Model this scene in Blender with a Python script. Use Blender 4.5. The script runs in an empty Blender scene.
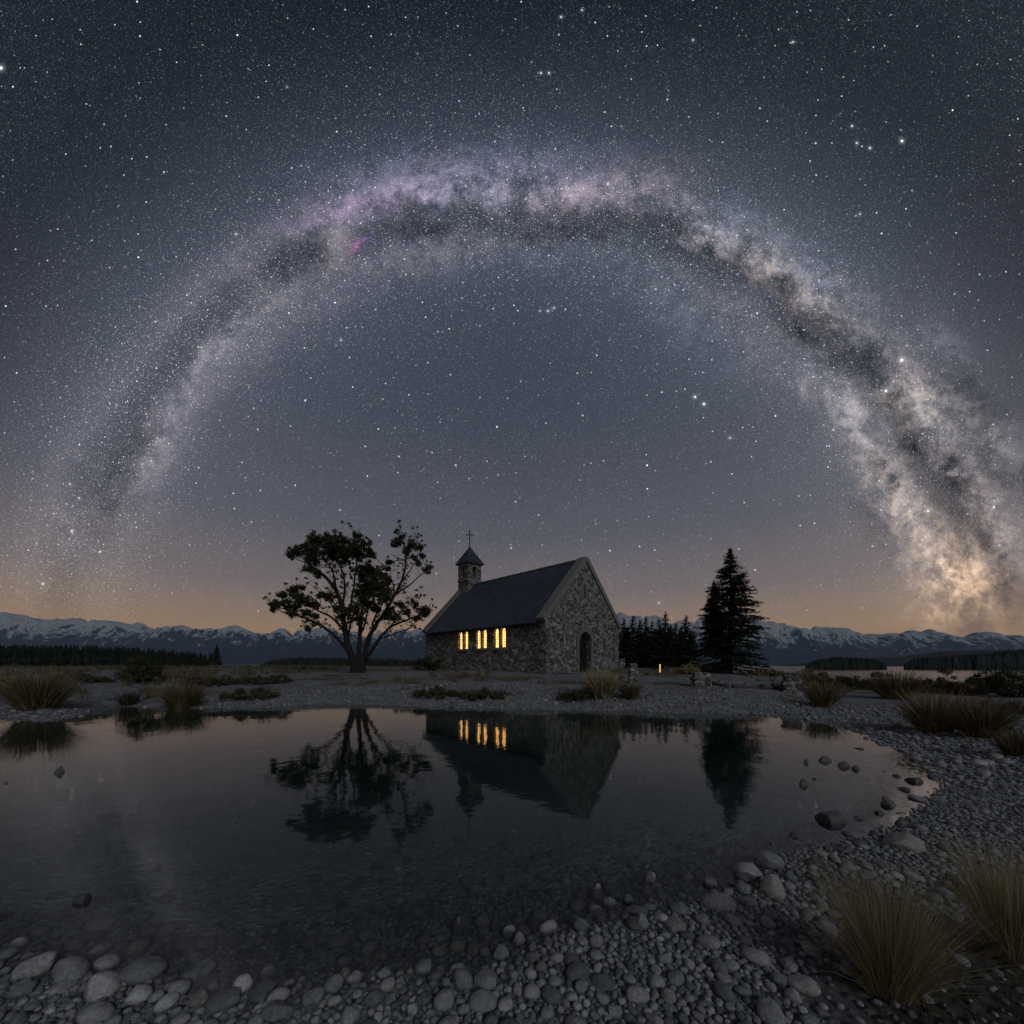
import bpy, bmesh, math, random
import numpy as np
from mathutils import Vector, Matrix

# ------------------------------------------------------------------ camera, sky, light
sc = bpy.context.scene
col = sc.collection
rng = np.random.default_rng(7)
random.seed(7)
F, CX, HY, EYE = 400.0, 512.0, 664.0, 1.35      # focal length in photo pixels, centre column, horizon row, eye height above the pond

cam_d = bpy.data.cameras.new("camera")
cam = bpy.data.objects.new("camera", cam_d)
col.objects.link(cam)
cam.location = (0, 0, EYE)
cam.rotation_euler = (math.radians(90), 0, 0)
cam_d.sensor_width = 36
cam_d.lens = F / 1024 * 36
cam_d.shift_y = (HY - 512) / 1024
cam_d.clip_start = 0.05
cam_d.clip_end = 40000
sc.camera = cam
sc.view_settings.view_transform = 'Standard'
sc.view_settings.look = 'None'
sc.view_settings.exposure = 0
sc.view_settings.gamma = 1
cy = sc.cycles
cy.max_bounces = 6
cy.diffuse_bounces = 2
cy.glossy_bounces = 3
cy.transmission_bounces = 4
cy.transparent_max_bounces = 12
cy.volume_bounces = 0
cy.use_denoising = True
cy.sample_clamp_indirect = 3
cy.caustics_reflective = False
cy.caustics_refractive = False


def lin(r, g, b):
    return tuple(((c / 255) / 12.92 if c / 255 <= .04045 else ((c / 255 + .055) / 1.055) ** 2.4) for c in (r, g, b))


class G:
    """a tiny expression builder over shader nodes"""
    def __init__(s, nt): s.nt = nt
    def node(s, t, **kw):
        n = s.nt.nodes.new(t)
        for k, v in kw.items(): setattr(n, k, v)
        return n
    def put(s, sock, v):
        if isinstance(v, bpy.types.NodeSocket): s.nt.links.new(v, sock)
        elif isinstance(v, (tuple, list)):
            v = tuple(v)
            if len(sock.default_value) == 4 and len(v) == 3: v = v + (1,)
            sock.default_value = v
        else: sock.default_value = v
    def m(s, op, *a, clamp=False):
        n = s.node('ShaderNodeMath', operation=op, use_clamp=clamp)
        for i, v in enumerate(a): s.put(n.inputs[i], v)
        return n.outputs[0]
    def add(s, a, b): return s.m('ADD', a, b)
    def sub(s, a, b): return s.m('SUBTRACT', a, b)
    def mul(s, a, b): return s.m('MULTIPLY', a, b)
    def div(s, a, b): return s.m('DIVIDE', a, b)
    def mad(s, a, b, c): return s.m('MULTIPLY_ADD', a, b, c)
    def gauss(s, x, w):
        t = s.mul(x, 1 / w)
        return s.m('EXPONENT', s.mul(s.mul(t, t), -1))
    def v(s, op, *a):
        n = s.node('ShaderNodeVectorMath', operation=op)
        for i, x in enumerate(a):
            if op == 'SCALE' and i == 1: s.put(n.inputs['Scale'], x)
            else: s.put(n.inputs[i], x)
        return n.outputs['Value'] if op in ('DOT_PRODUCT', 'LENGTH', 'DISTANCE') else n.outputs['Vector']
    def xyz(s, x=0, y=0, z=0):
        n = s.node('ShaderNodeCombineXYZ')
        for i, c in enumerate((x, y, z)): s.put(n.inputs[i], c)
        return n.outputs[0]
    def sep(s, v):
        n = s.node('ShaderNodeSeparateXYZ'); s.put(n.inputs[0], v); return n.outputs
    def ramp(s, f, stops, interp='LINEAR'):
        n = s.node('ShaderNodeValToRGB'); e = n.color_ramp.elements; n.color_ramp.interpolation = interp
        while len(e) < len(stops): e.new(.5)
        for el, (p, c) in zip(e, stops):
            el.position = p
            el.color = (c, c, c, 1) if not isinstance(c, (tuple, list)) else (tuple(c) + (1,))[:4]
        s.put(n.inputs[0], f)
        return n.outputs[0]
    def step(s, x, a, b):
        n = s.node('ShaderNodeMapRange', interpolation_type='SMOOTHSTEP')
        s.put(n.inputs[0], x); s.put(n.inputs[1], a); s.put(n.inputs[2], b)
        return n.outputs[0]
    def noise(s, vec, scale, detail=3, rough=.5, dist=0., dim='3D'):
        n = s.node('ShaderNodeTexNoise', noise_dimensions=dim)
        s.put(n.inputs['Vector'], vec); s.put(n.inputs['Scale'], scale); s.put(n.inputs['Detail'], detail)
        s.put(n.inputs['Roughness'], rough); s.put(n.inputs['Distortion'], dist)
        return n.outputs[0]
    def vor(s, vec, scale, feature='F1', dim='3D', rnd=1.):
        n = s.node('ShaderNodeTexVoronoi', voronoi_dimensions=dim, feature=feature)
        s.put(n.inputs['Vector'], vec); s.put(n.inputs['Scale'], scale); s.put(n.inputs['Randomness'], rnd)
        return n.outputs
    def mix(s, f, a, b, mode='MIX'):
        n = s.node('ShaderNodeMix', data_type='RGBA', blend_type=mode)
        s.put(n.inputs[0], f); s.put(n.inputs[6], a); s.put(n.inputs[7], b)
        return n.outputs[2]
    def bump(s, h, strength=.5, dist=.02):
        n = s.node('ShaderNodeBump'); s.put(n.inputs['Height'], h)
        n.inputs['Strength'].default_value = strength; n.inputs['Distance'].default_value = dist
        return n.outputs[0]


# ---- night sky: every term is a function of the direction looked at (a chart of the heavens around due north = +Y)
world = bpy.data.worlds.new("World")
sc.world = world
world.use_nodes = True
wt = world.node_tree
for n in list(wt.nodes): wt.nodes.remove(n)
g = G(wt)
SKY_GAIN = 1.0
out = g.node('ShaderNodeOutputWorld')
bg = g.node('ShaderNodeBackground')
wt.links.new(bg.outputs[0], out.inputs[0])
D3 = g.v('NORMALIZE', g.node('ShaderNodeTexCoord').outputs['Generated'])
dx, dy, dz = g.sep(D3)[:3]
ay = g.m('MAXIMUM', g.m('ABSOLUTE', dy), .1)
U = g.mul(g.div(dx, ay), F)
W = g.mul(g.div(dz, ay), F)
P = g.xyz(U, W, g.mul(g.m('SIGN', dy), 37))
rho = g.m('SQRT', g.add(g.mul(U, U), g.mul(W, W)))
alpha = g.div(g.m('ARCTAN2', W, U), math.pi)          # 0 at the right-hand horizon, 1 at the left
n_big = g.noise(P, 1 / 90, 5, .6)
n_mid = g.noise(P, 1 / 27, 8, .66, .5)
n_fin = g.noise(P, 1 / 11, 4, .6)
delta = g.sub(rho, 457)
calm = g.ramp(alpha, [(0, 1.), (.5, .9), (.68, .42), (1, .35)])
dw = g.add(delta, g.mul(calm, g.add(g.mul(g.sub(n_big, .5), 95), g.mul(g.sub(n_mid, .5), 55))))
HZ = 1.0
base = g.ramp(dz, [(0, lin(224, 172, 98)), (.05, lin(200, 156, 104)), (.10, lin(160, 133, 108)), (.17, lin(122, 110, 108)), (.30, lin(88, 88, 97)),
                   (.5, lin(65, 70, 83)), (.72, lin(45, 57, 70)), (.87, lin(28, 41, 55)), (1, lin(20, 32, 45))])
outside = g.step(delta, -20, 260)
lowsky = g.step(dz, .38, .12)
outf = g.sub(1, g.mul(g.mul(outside, .66), g.sub(1, lowsky)))
skyc = g.v('SCALE', base, outf)
lift = g.ramp(alpha, [(0, (.018, .014, .008)), (.2, (.008, .008, .010)), (.5, (0, 0, 0)), (.85, (.002, .002, .004)), (1, (.01, .007, .004))])
skyc = g.v('ADD', skyc, lift)
# the band
hue = g.ramp(alpha, [(0, (1, .70, .42)), (.10, (1, .76, .54)), (.22, (.86, .72, .66)), (.34, (.80, .70, .74)), (.45, (.82, .68, .90)),
                     (.58, (.82, .64, .88)), (.68, (.84, .68, .82)), (.8, (.82, .68, .82)), (.92, (.82, .72, .76)), (1, (.9, .74, .6))])
glow = g.mul(g.gauss(delta, 120), g.ramp(alpha, [(0, .05), (.2, .055), (.4, .05), (.55, .046), (.75, .040), (.9, .022), (1, .006)]))
skyc = g.v('ADD', skyc, g.v('SCALE', g.mix(.45, hue, (.55, .68, 1.0)), glow))
cloud = g.step(g.add(g.mul(n_mid, .60), g.mul(n_fin, .40)), .38, .64)
a_in = g.ramp(alpha, [(0, .04), (.1, .085), (.25, .10), (.33, .06), (.45, .035), (.6, .05), (.68, .075), (.8, .095), (.9, .045), (1, .008)])
a_out = g.ramp(alpha, [(0, .02), (.12, .06), (.22, .08), (.32, .14), (.42, .12), (.5, .13), (.58, .12), (.68, .07), (.8, .045), (.92, .04), (1, .008)])
b_in = g.mul(g.gauss(g.add(dw, 40), 26), a_in)
b_out = g.mul(g.gauss(g.add(dw, -30), 22), a_out)
n_f2 = g.noise(g.v('ADD', P, (91, 17, 5)), 1 / 40, 7, .6, 1.2)
fil = g.step(g.m('ABSOLUTE', g.sub(n_f2, .5)), .0, .055)          # thin dark filaments of dust
fil = g.mad(g.mul(g.sub(1, fil), calm), -.55, 1.)
cl2 = g.add(g.mul(cloud, calm), g.mul(g.sub(1, calm), .62))
band = g.mul(g.mul(g.add(b_in, b_out), g.mad(cl2, 1.15, .25)), fil)
skyc = g.v('ADD', skyc, g.v('SCALE', hue, band))


def chart(px, py): return px - CX, HY - py


def blob(px, py, rx, ry, rot=0, pos=None):
    u0, w0 = chart(px, py); c, s_ = math.cos(math.radians(rot)), math.sin(math.radians(rot))
    v = pos or PW
    a = g.v('DOT_PRODUCT', v, (c / rx, s_ / rx, 0)); b = g.v('DOT_PRODUCT', v, (-s_ / ry, c / ry, 0))
    a = g.add(a, -(u0 * c + w0 * s_) / rx); b = g.add(b, -(-u0 * s_ + w0 * c) / ry)
    return g.m('EXPONENT', g.mul(g.mad(a, a, g.mul(b, b)), -1))


PW = g.v('ADD', P, g.xyz(g.mul(g.sub(n_mid, .5), 46), g.mul(g.sub(g.noise(P, 1 / 31, 5, .6, .4), .5), 46), 0))
rough_c = g.mul(g.mad(cloud, 1.45, .08), g.mad(fil, .45, .55))
for (px, py, rx, ry, rot, c, a) in [
    (962, 582, 27, 34, 10, (1, .66, .42), 1.15), (966, 572, 15, 18, 0, (1, .74, .46), .5), (958, 612, 44, 22, 0, (1, .62, .32), .20), (935, 545, 44, 26, -55, (1, .76, .58), .27),
    (900, 496, 40, 20, -58, (1, .78, .66), .30), (868, 430, 50, 16, -56, (.95, .82, .78), .20), (890, 402, 20, 12, -40, (1, .84, .74), .30), (912, 378, 26, 12, -70, (.95, .70, .62), .20), (925, 415, 16, 10, 30, (.95, .86, .74), .26),
    (985, 505, 55, 22, -50, (.95, .78, .70), .17), (940, 435, 60, 26, -45, (.9, .78, .74), .13), (835, 385, 54, 16, -56, (.80, .78, .92), .10),
    (795, 290, 60, 15, -38, (1, .80, .70), .20), (738, 255, 44, 14, -30, (.95, .78, .84), .20), (722, 222, 34, 22, 0, (.50, .62, 1.0), .10),
    (820, 270, 60, 26, -36, (.50, .62, 1.0), .07),
    (566, 198, 30, 13, 12, (1, .72, .84), .22), (476, 196, 62, 9, 0, (.86, .78, 1.0), .26), (470, 168, 110, 22, 3, (.52, .62, 1.0), .11),
    (392, 196, 70, 14, 14, (.84, .52, .86), .15), (330, 218, 50, 20, 26, (.70, .48, .80), .09), (640, 190, 60, 26, 0, (.85, .56, .66), .09), (250, 275, 60, 24, 34, (.66, .48, .72), .05),
    (1004, 545, 34, 20, -40, (.95, .74, .70), .13), (1008, 455, 44, 24, -40, (.85, .76, .80), .10), (980, 425, 40, 16, -40, (.92, .82, .80), .13), (950, 350, 34, 20, -50, (.75, .72, .85), .08), (930, 395, 22, 12, 20, (.95, .82, .74), .16),
    (262, 306, 42, 13, 32, (.90, .82, .84), .13), (212, 352, 42, 11, 50, (.90, .84, .90), .15), (166, 435, 46, 15, 66, (.9, .84, .88), .13),
    (436, 256, 90, 15, 12, (.85, .76, .74), .06), (78, 525, 16, 34, 0, (.85, .84, .95), .06), (700, 330, 60, 26, -40, (.62, .68, .92), .05),
]:
    skyc = g.v('MULTIPLY_ADD', g.xyz(*[g.mul(g.mul(blob(px, py, rx, ry, rot), rough_c), a)] * 3), c, skyc)
# dust lanes: they block what is behind
lane = g.mul(g.gauss(g.add(dw, 2), 21), g.ramp(alpha, [(0, .35), (.1, .66), (.3, .66), (.5, .36), (.68, .32), (.85, .30), (1, .10)]))
dark = g.m('MAXIMUM', lane, 0)
for (px, py, rx, ry, rot, a) in [
    (290, 258, 50, 20, 28, .45), (420, 228, 70, 16, 4, .45), (560, 232, 80, 13, 0, .45), (690, 235, 60, 14, -24, .5),
    (800, 330, 56, 12, -42, .55), (862, 362, 28, 22, 0, .55), (892, 402, 16, 26, 10, .5), (912, 448, 30, 14, -50, .65), (884, 470, 30, 8, -60, .5), (906, 424, 16, 6, 0, .6),
    (948, 472, 52, 22, -48, .6), (985, 545, 46, 12, -60, .5), (1004, 590, 40, 14, -70, .5), (968, 400, 40, 24, -40, .4), (1000, 470, 40, 18, -40, .4), (118, 470, 70, 22, 68, .42), (870, 520, 40, 12, -60, .25)]:
    dark = g.m('MAXIMUM', dark, g.mul(g.mul(blob(px, py, rx, ry, rot), g.mad(cloud, -.7, 1.3)), min(.85, a * 1.25)))
skyc = g.v('MULTIPLY', skyc, g.v('SUBTRACT', (1, 1, 1), g.v('SCALE', (.90, .92, .93), dark)))
for (px, py, rx, ry, c, a) in [(338, 246, 15, 11, (1, .84, .86), .17), (342, 233, 16, 8, (.85, .75, .78), .10), (357, 249, 5, 5, (.95, .10, .50), .20), (365, 240, 5, 4, (.50, .16, .95), .22), (360, 245, 13, 9, (.60, .2, .75), .07), (335, 266, 22, 7, (1, .84, .82), .08)]:
    skyc = g.v('MULTIPLY_ADD', g.xyz(*[g.mul(g.mul(blob(px, py, rx, ry), g.mad(n_fin, 1.6, .2)), a)] * 3), c, skyc)
skyc = g.v('MULTIPLY', skyc, g.v('SUBTRACT', (1, 1, 1), g.v('SCALE', (.9, .9, .9), g.m('MAXIMUM', g.mul(blob(322, 262, 10, 3.5, -10), .8), g.mul(blob(312, 272, 14, 3, 10), .35)))))
# stars
dens = g.mul(g.add(.38, g.mul(g.gauss(delta, 80), 1.25)), g.mad(n_big, 1.5, .25))
above = g.step(dz, .0, .16)
P2 = g.xyz(U, W, 0)
for cell, rad, pw, amp, useD in [(1.9, .62, 2.6, .20, True), (2.4, .60, 3.0, .34, 2), (3.1, .64, 4.0, .42, True), (6.5, .70, 7.5, .85, True), (15, .82, 8, 1.3, False), (46, 1.0, 5, 1.8, False)]:
    ra = cell * 1.37; c_, s2_ = math.cos(ra), math.sin(ra)
    Pr = g.xyz(g.v('DOT_PRODUCT', P2, (c_, s2_, 0)), g.v('DOT_PRODUCT', P2, (-s2_, c_, 0)), 0)
    vo = g.vor(g.v('ADD', Pr, (cell * 3.3, cell * 1.7, 0)), 1 / cell, 'F1', '2D')
    fall = g.step(vo['Distance'], rad / cell * 1.25, rad / cell * .25)
    cr, cg_, cb = g.sep(vo['Color'])[:3]
    s_ = g.mul(g.mul(g.m('POWER', cr, pw), fall), amp)
    if useD: s_ = g.mul(s_, g.mul(g.add(g.gauss(dw, 70), -.0), g.mad(cloud, .9, .35)) if useD == 2 else dens)
    s_ = g.mul(s_, g.mul(g.sub(1, g.mul(dark, .55)), above))
    tint = g.ramp(cg_, [(0, (.50, .72, 1.0)), (.4, (.72, .90, 1.0)), (.75, (1, .97, .92)), (1, (1, .74, .5))])
    skyc = g.v('ADD', skyc, g.v('SCALE', tint, s_))
for (px, py, r, a) in [(1, 68, 2.4, 2.2), (541, 73, 1.4, 1.2), (549, 73, 1.4, 1.2), (561, 17, 1.5, 1.2), (582, 10, 1.4, 1.), (852, 126, 1.5, 1.1), (857, 143, 1.5, 1.2),
                       (870, 148, 1.6, 1.3), (902, 141, 2.0, 1.7), (693, 40, 1.5, .8), (793, 42, 1.5, 1.), (608, 184, 1.6, 1.1), (287, 87, 1.2, .7), (695, 397, 1.7, 1.5), (704, 404, 1.8, 1.6),
                       (902, 360, 2.2, 1.6), (886, 391, 1.9, 1.6), (928, 511, 1.6, 1.6), (994, 507, 1.7, 1.4), (720, 590, 1.4, .6), (72, 531, 1.8, 1.4), (43, 584, 1.7, 1.3), (79, 498, 1.4, 1.1),
                       (70, 484, 1.4, 1.1), (341, 340, 1.4, .9), (554, 308, 1.4, .9), (548, 311, 1.5, 1.), (540, 311, 1.3, .8), (730, 438, 1.5, .9), (659, 603, 1.4, .8), (236, 234, 1.5, 1.), (860, 214, 1.4, .9)]:
    skyc = g.v('MULTIPLY_ADD', g.xyz(*[g.mul(g.add(blob(px, py, r * .5, r * .5, 0, P2), g.mul(blob(px, py, r * 1.5, r * 1.5, 0, P2), .10)), a)] * 3), (.84, .94, 1.0), skyc)
skyc = g.mix(g.step(dz, -.12, -.02), (.012, .014, .02), skyc)
wt.links.new(skyc, bg.inputs[0])
bg.inputs[1].default_value = SKY_GAIN
world.cycles.sampling_method = 'MANUAL'
world.cycles.sample_map_resolution = 1024

# ---- the moon, low behind the photographer's right shoulder
MOON = 0.72
sun_d = bpy.data.lights.new("moon", 'SUN')
sun_d.energy = MOON
sun_d.angle = math.radians(14)
sun_d.color = (.86, .93, 1.0)
sun = bpy.data.objects.new("moon", sun_d)
col.objects.link(sun)
sun.rotation_euler = Vector((-.40, .78, -.56)).to_track_quat('-Z', 'Y').to_euler()

# ------------------------------------------------------------------ helpers


def tag(o, label=None, cat=None, group=None, kind=None):
    if label: o['label'] = label
    if cat: o['category'] = cat
    if group: o['group'] = group
    if kind: o['kind'] = kind
    return o


def empty(name, loc=(0, 0, 0), rz=0):
    o = bpy.data.objects.new(name, None)
    o.location = loc; o.rotation_euler = (0, 0, rz); o.empty_display_size = .2
    col.objects.link(o)
    return o


def link(name, me, mat=None, parent=None, smooth=False):
    if mat is not None: me.materials.append(mat)
    me.polygons.foreach_set('use_smooth', np.full(len(me.polygons), smooth, bool))
    o = bpy.data.objects.new(name, me)
    col.objects.link(o)
    if parent is not None: o.parent = parent
    return o


def mesh_np(name, V, faces):
    """V (n,3); faces: list of (m,k) int arrays"""
    me = bpy.data.meshes.new(name)
    V = np.asarray(V, np.float32)
    faces = [np.asarray(f, np.int32) for f in (faces if isinstance(faces, list) else [faces]) if len(f)]
    me.vertices.add(len(V)); me.vertices.foreach_set('co', V.ravel())
    tot = np.concatenate([np.full(len(f), f.shape[1], np.int32) for f in faces])
    loops = np.concatenate([f.ravel() for f in faces])
    me.loops.add(len(loops)); me.loops.foreach_set('vertex_index', loops)
    st = np.concatenate([[0], np.cumsum(tot)[:-1]]).astype(np.int32)
    me.polygons.add(len(tot)); me.polygons.foreach_set('loop_start', st)
    me.polygons.foreach_set('loop_total', tot)
    me.update(calc_edges=True)
    return me


class MB:
    def __init__(s): s.V, s.Q, s.T, s.n = [], [], [], 0
    def add(s, V, Q=None, T=None):
        V = np.asarray(V, float).reshape(-1, 3)
        if Q is not None and len(Q): s.Q.append(np.asarray(Q) + s.n)
        if T is not None and len(T): s.T.append(np.asarray(T) + s.n)
        s.V.append(V); s.n += len(V)
    def box(s, x0, x1, y0, y1, z0, z1):
        V = [(x, y, z) for z in (z0, z1) for y in (y0, y1) for x in (x0, x1)]
        s.add(V, [(0, 2, 3, 1), (4, 5, 7, 6), (0, 1, 5, 4), (2, 6, 7, 3), (0, 4, 6, 2), (1, 3, 7, 5)])
    def tube(s, path, radii, n=7, cap=True):
        path = np.asarray(path, float); m = len(path)
        t = np.gradient(path, axis=0); t /= np.linalg.norm(t, axis=1)[:, None] + 1e-9
        ref = np.array([0, 1, 0.]) if abs(t[0][1]) < .9 else np.array([1., 0, 0])
        V = []
        for i in range(m):
            a = np.cross(t[i], ref); a /= np.linalg.norm(a) + 1e-9
            b = np.cross(t[i], a)
            ref = np.cross(a, t[i])
            th = np.arange(n) * 2 * math.pi / n
            V.append(path[i] + radii[i] * (np.cos(th)[:, None] * a + np.sin(th)[:, None] * b))
        V = np.concatenate(V)
        i = np.arange(m - 1)[:, None] * n; j = np.arange(n)[None]; k = (j + 1) % n
        Q = np.stack([i + j, i + k, i + n + k, i + n + j], -1).reshape(-1, 4)
        T = []
        if cap:
            V = np.concatenate([V, path[-1:], path[:1]])
            T = [((m - 1) * n + q, (m - 1) * n + (q + 1) % n, m * n) for q in range(n)] + [((q + 1) % n, q, m * n + 1) for q in range(n)]
        s.add(V, Q, T)
    def mesh(s, name):
        return mesh_np(name, np.concatenate(s.V), [np.concatenate(x) for x in (s.Q, s.T) if x])
    def build(s, name, mat, parent=None, smooth=False):
        return link(name, s.mesh(name), mat, parent, smooth)


def h2(ix, iy, seed):
    n = (ix.astype(np.int64) * 374761393 + iy.astype(np.int64) * 668265263 + seed * 2147483647) & 0xffffffff
    n = ((n ^ (n >> 13)) * 1274126177) & 0xffffffff
    return ((n ^ (n >> 16)) & 0xffff) / 65535.0


def vnoise(x, y, seed=0):
    ix, iy = np.floor(x), np.floor(y)
    fx, fy = x - ix, y - iy
    fx = fx * fx * (3 - 2 * fx); fy = fy * fy * (3 - 2 * fy)
    a, b = h2(ix, iy, seed), h2(ix + 1, iy, seed)
    c, d = h2(ix, iy + 1, seed), h2(ix + 1, iy + 1, seed)
    return (a + (b - a) * fx) * (1 - fy) + (c + (d - c) * fx) * fy


def fbm(x, y, o=4, seed=0, gain=.5):
    s, a, t = 0, 1, 0
    for i in range(o):
        s = s + a * (vnoise(x * 2 ** i + i * 17.3, y * 2 ** i - i * 9.1, seed + i) - .5); t += a; a *= gain
    return s / t * 2


def sst(x, a, b):
    t = np.clip((x - a) / (b - a), 0, 1)
    return t * t * (3 - 2 * t)


# ------------------------------------------------------------------ terrain
def water_pt(px, py):
    d = EYE * F / (py - HY)
    return ((px - CX) * d / F, d)


SHORE = [(-330, 716), (-120, 716), (0, 718), (60, 720), (110, 707), (180, 708), (262, 708), (330, 704), (430, 707), (500, 709), (560, 710), (640, 712), (710, 714), (775, 716), (825, 724),
         (868, 734), (900, 750), (925, 768), (938, 786), (925, 802), (905, 818), (880, 834), (845, 845), (800, 858), (770, 870), (735, 892), (690, 905),
         (640, 925), (585, 938), (530, 952), (480, 972), (440, 990), (400, 984), (350, 996), (300, 1002), (250, 992), (215, 1006), (180, 1000), (150, 984), (110, 990), (70, 976), (30, 978), (-40, 966), (-200, 935), (-330, 890)]
pts = np.array([water_pt(*p) for p in SHORE])
pts[0] = (-30, pts[0][1]); pts[-1] = (-6.5, 2.2)
pts = np.insert(pts, len(pts), (-30, 4), axis=0)
m_ = len(pts); poly = []
for i in range(m_):
    p0, p1, p2, p3 = pts[i - 1], pts[i], pts[(i + 1) % m_], pts[(i + 2) % m_]
    for t in np.linspace(0, 1, 5)[:-1]:
        poly.append(.5 * (2 * p1 + (p2 - p0) * t + (2 * p0 - 5 * p1 + 4 * p2 - p3) * t * t + (3 * p1 - p0 - 3 * p2 + p3) * t ** 3))
poly = np.array(poly)
PA, PB = poly, np.roll(poly, -1, 0)


def shore_dist(x, y):
    """signed distance to the pond outline, > 0 on land"""
    x = np.asarray(x, float); y = np.asarray(y, float)
    sh = x.shape; x = x.ravel(); y = y.ravel()
    res = np.empty(len(x))
    for c in range(0, len(x), 20000):
        X, Y = x[c:c + 20000, None], y[c:c + 20000, None]
        ex, ey = (PB - PA)[:, 0], (PB - PA)[:, 1]
        t = np.clip(((X - PA[:, 0]) * ex + (Y - PA[:, 1]) * ey) / (ex * ex + ey * ey + 1e-12), 0, 1)
        d = np.sqrt(((PA[:, 0] + t * ex - X) ** 2 + (PA[:, 1] + t * ey - Y) ** 2).min(1))
        cr = ((PA[:, 1] > Y) != (PB[:, 1] > Y)) & (X < ex * (Y - PA[:, 1]) / (ey + 1e-12) + PA[:, 0])
        res[c:c + 20000] = np.where(cr.sum(1) % 2 == 1, -d, d)
    return res.reshape(sh)


def ground(x, y, sd=None):
    x = np.asarray(x, float); y = np.asarray(y, float)
    if sd is None:
        sd = shore_dist(x, y)
    r = np.hypot(x, y)
    sd = sd + .16 * fbm(x * 1.3, y * 1.3, 3, 5) * np.clip(r / 6, .25, 1) + .07 * fbm(x * 4, y * 4, 3, 15)
    t = x / np.maximum(y, .5)
    right = sst(t, .50, .80) * sst(y, 2, 8)
    near = 1 - sst(y, 5, 12)
    pl = .98 * (1 - near) + .26 * near
    pl = pl * (1 - right) + right * (.26 + .0 * x)
    z = np.where(sd > 0, pl * (1 - np.exp(-np.maximum(sd, 0) / 4.6)), -.55 * (1 - np.exp(np.minimum(sd, 0) / 2.6)))
    z = z + .028 * fbm(x * .9, y * .9, 4, 11) * sst(np.abs(sd), 0, .8)
    land = sst(sd, .5, 4)
    z = z + .16 * fbm(x * .11, y * .11, 3, 21) * land * sst(y, 10, 26)
    z = z - (4.6 + .4) * sst(r, 26, 140) * sst(t, .42, .70)
    z = z - .35 * sst(r, 45, 130) - 1.6 * sst(r, 130, 230) - 6 * sst(r, 230, 420)
    return z


def at(px, py):
    """the ground point seen at this photo pixel"""
    d = np.geomspace(1.1, 260, 5000)
    x = (px - CX) * d / F
    z = ground(x, d)
    vis = HY + (EYE - z) * F / d
    i = np.argmax(vis <= py) if (vis <= py).any() else len(d) - 1
    return float(x[i]), float(d[i]), float(z[i])


def proj(x, y, z): return CX + x * F / y, HY - (z - EYE) * F / y


# ------------------------------------------------------------------ materials
def material(name, rough=.9, spec=.3):
    m = bpy.data.materials.new(name); m.use_nodes = True
    b = m.node_tree.nodes['Principled BSDF']
    b.inputs['Roughness'].default_value = rough
    b.inputs['Specular IOR Level'].default_value = spec
    return m, G(m.node_tree), b


def plain(name, c, rough=.9, spec=.3, vary=.35, scale=6., bump=.0, bscale=30):
    m, g, b = material(name, rough, spec)
    co = g.node('ShaderNodeTexCoord').outputs['Object']
    n = g.noise(co, scale, 4, .6)
    rnd = g.node('ShaderNodeObjectInfo').outputs['Random']
    k = g.mad(g.sub(n, .5), vary * 2, g.mad(rnd, .3, .85))
    g.put(b.inputs['Base Color'], g.v('SCALE', tuple(c), k))
    if bump: g.put(b.inputs['Normal'], g.bump(g.noise(co, bscale, 5, .65), bump, .05))
    return m


def leafy(name, c1, c2, scale=3., c3=None):
    m, g, b = material(name, .75, .2)
    geo = g.node('ShaderNodeNewGeometry')
    rnd = geo.outputs['Random Per Island']
    oi = g.node('ShaderNodeObjectInfo').outputs['Random']
    co = g.node('ShaderNodeTexCoord').outputs['Object']
    f = g.add(g.mul(rnd, .6), g.mul(g.noise(co, scale, 2), .4))
    stops = [(.1, c1), (.9, c2)] if c3 is None else [(.1, c1), (.6, c2), (.95, c3)]
    g.put(b.inputs['Base Color'], g.v('SCALE', g.ramp(f, stops), g.mad(oi, .4, .8)))
    return m


def stone_wall(name, sc_=3.2, dark=1., mortar=.30):
    m, g, b = material(name, .92, .2)
    co = g.node('ShaderNodeTexCoord').outputs['Object']
    wob = g.noise(co, 3, 3)
    co2 = g.v('MULTIPLY', g.v('ADD', co, g.v('SCALE', (1, 1, 1), g.mul(g.sub(wob, .5), .25))), (1, 1, 1.6))
    e = g.vor(co2, sc_, 'DISTANCE_TO_EDGE')['Distance']
    f1 = g.vor(co2, sc_)
    cr, cg, cb = g.sep(f1['Color'])[:3]
    stone = g.ramp(cr, [(0, (.035 * dark, .034 * dark, .032 * dark)), (.5, (.085 * dark, .084 * dark, .08 * dark)), (.8, (.165 * dark, .16 * dark, .15 * dark)), (1, (.28 * dark, .27 * dark, .245 * dark))])
    stone = g.v('SCALE', stone, g.mul(g.mad(g.noise(co, 22, 4, .6), .9, .55), g.mad(g.noise(co, .7, 3, .6), .7, .62)))
    mk = g.step(e, .012, .06)
    mc = g.v('SCALE', (mortar, mortar * .985, mortar * .95), g.mad(g.noise(co, 9, 3), .9, .5))
    g.put(b.inputs['Base Color'], g.mix(mk, mc, stone))
    h = g.add(g.mul(g.step(e, .0, .2), 1.), g.mul(g.noise(co, 25, 4, .6), .35))
    g.put(b.inputs['Normal'], g.bump(h, .9, .07))
    return m


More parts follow.
